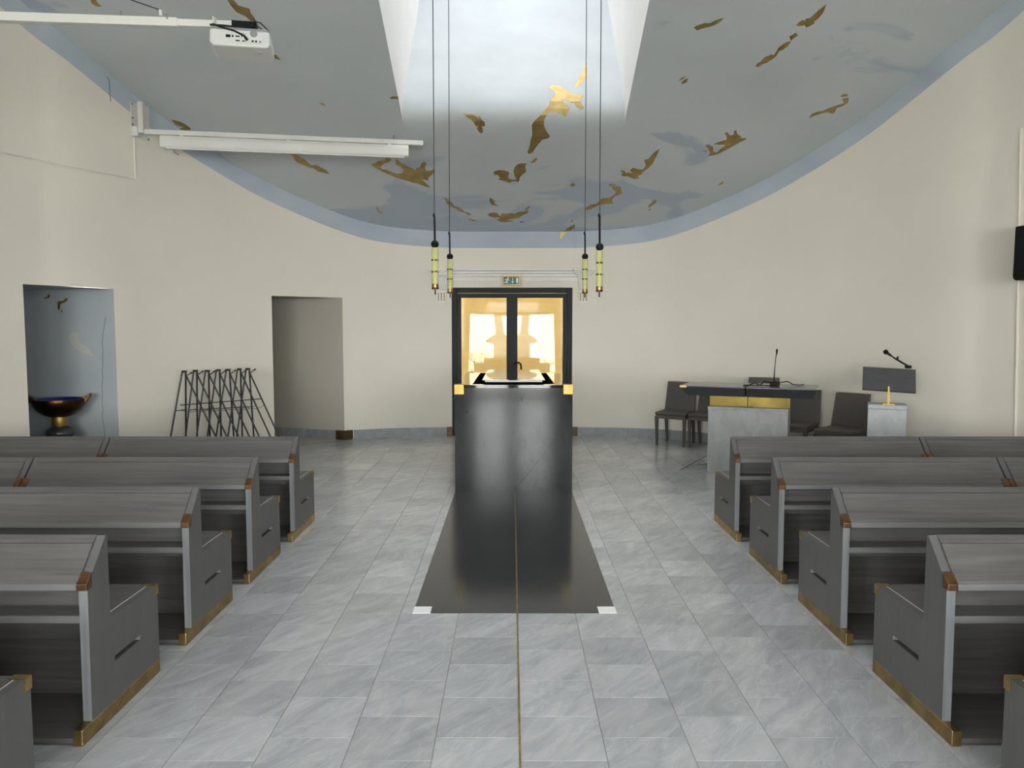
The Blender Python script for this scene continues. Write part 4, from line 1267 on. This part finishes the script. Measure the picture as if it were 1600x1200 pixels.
def wreath_stand(i):
    px, py = tops[i]
    Y = ST_Y + .05 * i
    T_ = at_Y(px, py, Y)
    base = Vector((T_.x, Y, 0))
    k = Y / FPX
    t = thing('wreath_stand', 'black metal wreath stand, %s of the seven by the left wall' % ordn[i], 'stand', base, 0, 'seven black wreath stands')
    Z = T_.z
    n1 = (py - 686 + 0.0)
    ext = Z / ((686 - py) * k)          # visible slope carried on down to the floor
    a = tilt[i][0] * k * ext; b = tilt[i][1] * k * ext; c = 47 * k * ext
    r = .0105
    apex1, apex2 = Vector((-.012, -.02, Z)), Vector((.012, .02, Z))
    f1, f2, f3 = Vector((a, -.16, 0)), Vector((b, .16, 0)), Vector((c, .02, 0))
    MB().tube([apex1, f1], r, 8).build('leg', M['black_metal'], t)
    MB().tube([apex2, f2], r, 8).build('leg', M['black_metal'], t)
    hin = Vector((.025, 0, Z - .05))
    MB().tube([hin, f3], r, 8).build('back_leg', M['black_metal'], t)
    MB().box(-.018, .022, -.03, .03, Z - .012, Z + .012).build('top_bar', M['black_metal'], t)
    MB().tube([hin, hin + Vector((.07, -.02, .035 + .01 * (i > 0)))], .006, 6).build('hook', M['black_metal'], t)
    e = hin + Vector((.07, -.02, .035 + .01 * (i > 0)))
    MB().lathe([(.001, -.012), (.009, -.008), (.012, 0), (.009, .008), (.001, .012)], 10, e).build('hook_tip', M['black_metal'], t, smooth=True)
    u = .42
    m1 = apex1.lerp(f1, u); m3 = hin.lerp(f3, u - .05)
    MB().tube([apex1.lerp(f1, u), apex2.lerp(f2, u)], .005, 6).build('cross_bar', M['black_metal'], t)
    st = (m1 + apex2.lerp(f2, u)) / 2
    pts = []
    for j in range(9):
        w = j / 8
        p = st.lerp(m3, w); p.z -= .035 * math.sin(w * math.pi)
        pts.append(p)
    MB().tube(pts, .003, 5).build('chain', M['black_metal'], t)


for i in range(7): wreath_stand(i)
ra = at_Y(281, 633, ST_Y - .17); rb = at_Y(409, 623, ST_Y + .25)
tag(MB().tube([ra, rb], .006, 6).build('linking_rod', M['black_metal']), 'thin black rod running across the row of wreath stands', 'rod')

# ------------------------------------------------------------------ chairs behind the table
def chair_mesh_tree(hb=.845, wt=.36, wb=.43):
    r = bpy.data.objects.new('chair', None); r.empty_display_size = .1; COL.objects.link(r)
    q = MB()
    zs = [(.40, 0), (.44, .012), (.465, .012), (.478, 0.0)]
    q.box(-wb / 2, wb / 2, -.235, .2, .415, .462)
    q.build('seat', M['leather'], r, bevel=.018)
    q = MB()
    t = .035
    vs = [(-wb / 2, .185, .43), (wb / 2, .185, .43), (wt / 2 + .02, .275, hb), (-wt / 2 - .02, .275, hb),
          (-wb / 2, .185 + t, .43), (wb / 2, .185 + t, .43), (wt / 2 + .02, .275 + t * .7, hb), (-wt / 2 - .02, .275 + t * .7, hb)]
    q.add(vs, [(0, 1, 2, 3), (5, 4, 7, 6), (0, 4, 5, 1), (2, 6, 7, 3), (0, 3, 7, 4), (1, 5, 6, 2)])
    q.build('backrest', M['leather'], r, bevel=.008)
    MB().box(-wb / 2 + .01, wb / 2 - .01, -.225, .2, .37, .416).build('apron', M['leather'], r, bevel=.004)
    for sx in (-1, 1):
        for fy in (-1, 1):
            x, y = sx * (wb / 2 - .022), (-.212 if fy < 0 else .195)
            dx, dy = -sx * .006, (0.0 if fy < 0 else .05)
            w0, w1 = .022, .013
            vs = []
            for (cx_, cy_, w, z) in ((x, y, w0, .40), (x + dx, y + dy, w1, 0)):
                vs += [(cx_ - w, cy_ - w, z), (cx_ + w, cy_ - w, z), (cx_ + w, cy_ + w, z), (cx_ - w, cy_ + w, z)]
            MB().add(vs, [(0, 1, 2, 3), (7, 6, 5, 4), (0, 4, 5, 1), (1, 5, 6, 2), (2, 6, 7, 3), (3, 7, 4, 0)]).build('leg', M['chair_wood'], r)
    return r


fa, fb = at_z(1024.5, 695.5), at_z(1070, 699)
td = (fb - fa).normalized(); nb = Vector((-td.y, td.x, 0))
if nb.y < 0: nb = -nb
rz1 = math.atan2(td.y, td.x)
c1 = (fa + fb) / 2 + nb * .212
ch = chair_mesh_tree()
ch.location, ch.rotation_euler = c1, (0, 0, rz1)
tag(ch, 'dark leather chair farthest left of the table, both front legs in view', 'chair', 'dark leather chairs by the table')
spots = [((c1 + td * .455 + nb * 0.0), rz1 - .03, 'dark leather chair half hidden behind the left end of the table'),
         (Vector((3.40, 9.20, 0)), math.radians(-40), 'dark leather chair showing beneath the right end of the table top'),
         (Vector((3.72, 8.66, 0)), math.radians(-47), 'dark leather chair between the table and the lectern')]
for p, rz, lab in spots:
    c = copy_tree(ch); c.location, c.rotation_euler = p, (0, 0, rz)
    tag(c, lab, 'chair', 'dark leather chairs by the table')
tall = chair_mesh_tree(.955, .34, .42)
pt_ = at_Y(1194, 595, 10.0)
tall.location, tall.rotation_euler = (pt_.x - .12, 9.70, 0), (0, 0, math.radians(-22))
tag(tall, 'taller dark chair whose back just shows above the table centre', 'chair')

# ------------------------------------------------------------------ table
A = at_z(1104.7, 737.5); zb = at_Y(1105.2, 634.6, A.y).z
B = at_z(1231.6, 639.5, zb); B.z = 0
A0 = Vector((A.x, A.y, 0))
tv = (B - A0).normalized(); nv2 = Vector((-tv.y, tv.x, 0))
rzT = math.atan2(tv.y, tv.x); LB = (B - A0).length
tbl = thing('altar_table', 'table with split black top on a grey stone plinth with brass box', 'table', A0, rzT)
Dp = .42
MB().box(0, LB, 0, Dp, 0, zb - .035).build('stone_plinth', M['base_stone'], tbl, bevel=.002)
MB().box(-.004, LB + .004, -.004, Dp + .004, zb - .035, zb).build('plinth_cap', M['base_stone'], tbl, bevel=.002)
ztop = .968
def loc(p):
    d_ = p - A0
    return Vector((d_.dot(tv), d_.dot(nv2), p.z))
tl, tr = loc(at_z(1061.3, 602.7, ztop)), loc(at_z(1276, 608, ztop))
bl_ = loc(at_z(1083, 596.3, ztop))
split = loc(at_z(1165, 605, ztop)).x
yf, yb_ = (tl.y + tr.y) / 2, (tl.y + tr.y) / 2 + .66
x0, x1 = tl.x, tr.x
for (a, b, ea, eb, nm) in ((x0, split - .006, 1, 0, 'a'), (split + .006, x1, 0, 1, 'b')):
    ia, ib = a + .075 * ea, b - .03 * eb
    zl = ztop - .105
    vs = [(a, yf, ztop - .012), (b, yf, ztop - .012), (b, yb_, ztop - .012), (a, yb_, ztop - .012),
          (ia, yf + .03, zl), (ib, yf + .03, zl), (ib, yb_ - .03, zl), (ia, yb_ - .03, zl)]
    o = MB().add(vs, [(0, 1, 2, 3), (7, 6, 5, 4), (0, 4, 5, 1), (1, 5, 6, 2), (2, 6, 7, 3), (3, 7, 4, 0)]).build('table_half', M['table_black'], tbl)
    MB().box(a, b, yf, yb_, ztop - .0115, ztop).build('top_sheet', M['table_sheet'], o)
    if ea: MB().box(a - .003, a + .07, yf - .003, yf + .05, ztop - .02, ztop + .002).build('brass_corner', M['brass'], o)
bx0, bx1 = loc(at_z(1112, 632, zb)).x, loc(at_z(1236, 636, zb)).x
MB().box(bx0, split - .008, .06, Dp - .04, zb, ztop - .105).build('brass_box', M['box_brass'], tbl)
MB().box(split + .008, bx1, .06, Dp - .04, zb, ztop - .105).build('brass_box', M['box_brass'], tbl)
MB().box(split - .01, split + .002, .05, Dp - .03, zb, ztop - .105).build('brass_rib', M['box_brass'], tbl)

mp_ = at_z(1210.5, 603, ztop)
mic = thing('table_microphone', 'black gooseneck microphone standing on the black table top', 'microphone', mp_ + Vector((0, 0, .003)))
MB().box(-.04, .04, -.05, .05, 0, .045).build('mic_base', M['black'], mic, bevel=.006)
MB().tube([(-.01, 0, .045), (-.006, 0, .17), (.003, 0, .30), (.012, 0, .36)], [.008, .005, .005, .006], 8).build('gooseneck', M['black'], mic)
MB().tube([(.012, 0, .34), (.014, 0, .385), (.014, 0, .40)], [.008, .012, .006], 10).build('mic_head', M['black'], mic, smooth=True)
wob = [(-.34, .0, .006), (-.28, .01, .006), (-.22, -.02, .03), (-.16, -.01, .006), (-.1, .03, .05), (-.05, .02, .03), (0, .03, .012), (.08, -.02, .04), (.14, .01, .045), (.2, 0, .012), (.26, .01, .006), (.32, .0, .012)]
MB().tube([Vector((x, y, z)) for x, y, z in wob], .006, 6).build('mic_cable', M['black'], mic)
MB().tube([Vector((x, y - .05, .006)) for x, y in ((-.36, 0), (-.2, .03), (-.08, .0), (-.04, .03))], .006, 6).build('mic_cable', M['black'], mic)
fo = at_z(1093, 724)
q = MB().prism([(0, 0), (.17, -.02), (.19, .09)], .0005, .004, 'z')
o = q.build('floor_outlet', M['door_metal']); o.location = (at_z(1089, 726).x, at_z(1089, 726).y, 0)
tag(o, 'small dark triangular floor plate beside the stone table plinth', 'floor plate')
tag(MB().tube([at_z(1062, 735, .003), at_z(1082, 724, .003), at_z(1104, 711.5, .003)], .003, 5).build('floor_cable', M['cable']), 'thin cable lying on the floor left of the table plinth', 'cable')

# ------------------------------------------------------------------ lectern
LY = 7.75
lc = at_Y(1386.5, 633, LY)
LYAW = -math.atan2(lc.x, LY) + math.radians(1.5)
cs = math.cos(LYAW)
lec = thing('lectern', 'lectern with slate board on a brass stem over a pale stone plinth', 'lectern', (lc.x, LY, 0), LYAW)
lw = 60 / FPX * LY * cs; lz = lc.z
MB().box(-lw / 2, lw / 2, 0, .3, 0, lz - .045).build('plinth', M['lectern_stone'], lec, bevel=.002)
MB().box(-lw / 2 - .002, lw / 2 + .002, -.002, .302, lz - .043, lz).build('plinth_cap', M['lectern_stone'], lec, bevel=.002)
xm = .012
MB().box(xm - .055, xm + .055, .03, .15, lz, lz + .012).build('brass_foot', M['bright_brass'], lec)
MB().box(xm - .016, xm + .012, .085, .125, lz + .012, lz + .20).build('brass_stem', M['brass'], lec)
MB().box(xm - .012, xm + .004, .012, .028, lz + .012, lz + .19).build('brass_fin', M['bright_brass'], lec)
bw = 83.5 / FPX * LY * cs
hz = at_Y(1387, 612, LY + .02).z; bz1 = at_Y(1389, 576, LY + .17).z
vs = []
for (yy, zz) in ((.045, hz - .004), (.03, hz + .014), (.20, bz1 + .006), (.215, bz1 - .012)):
    vs += [(xm - bw / 2 - .004, yy, zz + .010), (xm + bw / 2 - .004, yy, zz - .010)]
q = MB().add(vs, [(0, 2, 3, 1), (2, 4, 5, 3), (4, 6, 7, 5), (6, 0, 1, 7), (0, 6, 4, 2), (1, 3, 5, 7)])
q.build('slate_board', M['lectern_board'], lec)
mh = thing('lectern_microphone', 'black microphone on a slanted arm clipped to the lectern board', 'microphone', at_Y(1420, 575, LY + .2))
e1 = at_Y(1384, 550, LY + .1) - Vector(mh.location)
MB().box(-.035, .02, -.02, .02, -.005, .028).build('clip', M['black'], mh, bevel=.005)
MB().tube([(0, 0, .015), e1 * .55, e1 * .8], [.010, .009, .007], 8).build('boom', M['black'], mh)
MB().tube([e1 * .78, e1 * .92], [.011, .014], 8).build('mic_body', M['black'], mh)
ed = e1
MB().lathe([(.003, -.026), (.018, -.018), (.026, 0), (.018, .018), (.003, .026)], 12, ed).build('mic_head', M['black'], mh, smooth=True)
kx = e1 * .52
MB().tube([kx + Vector((0, -.01, 0)), kx + Vector((.002, -.01, .035))], .010, 8).build('knob', M['black'], mh)
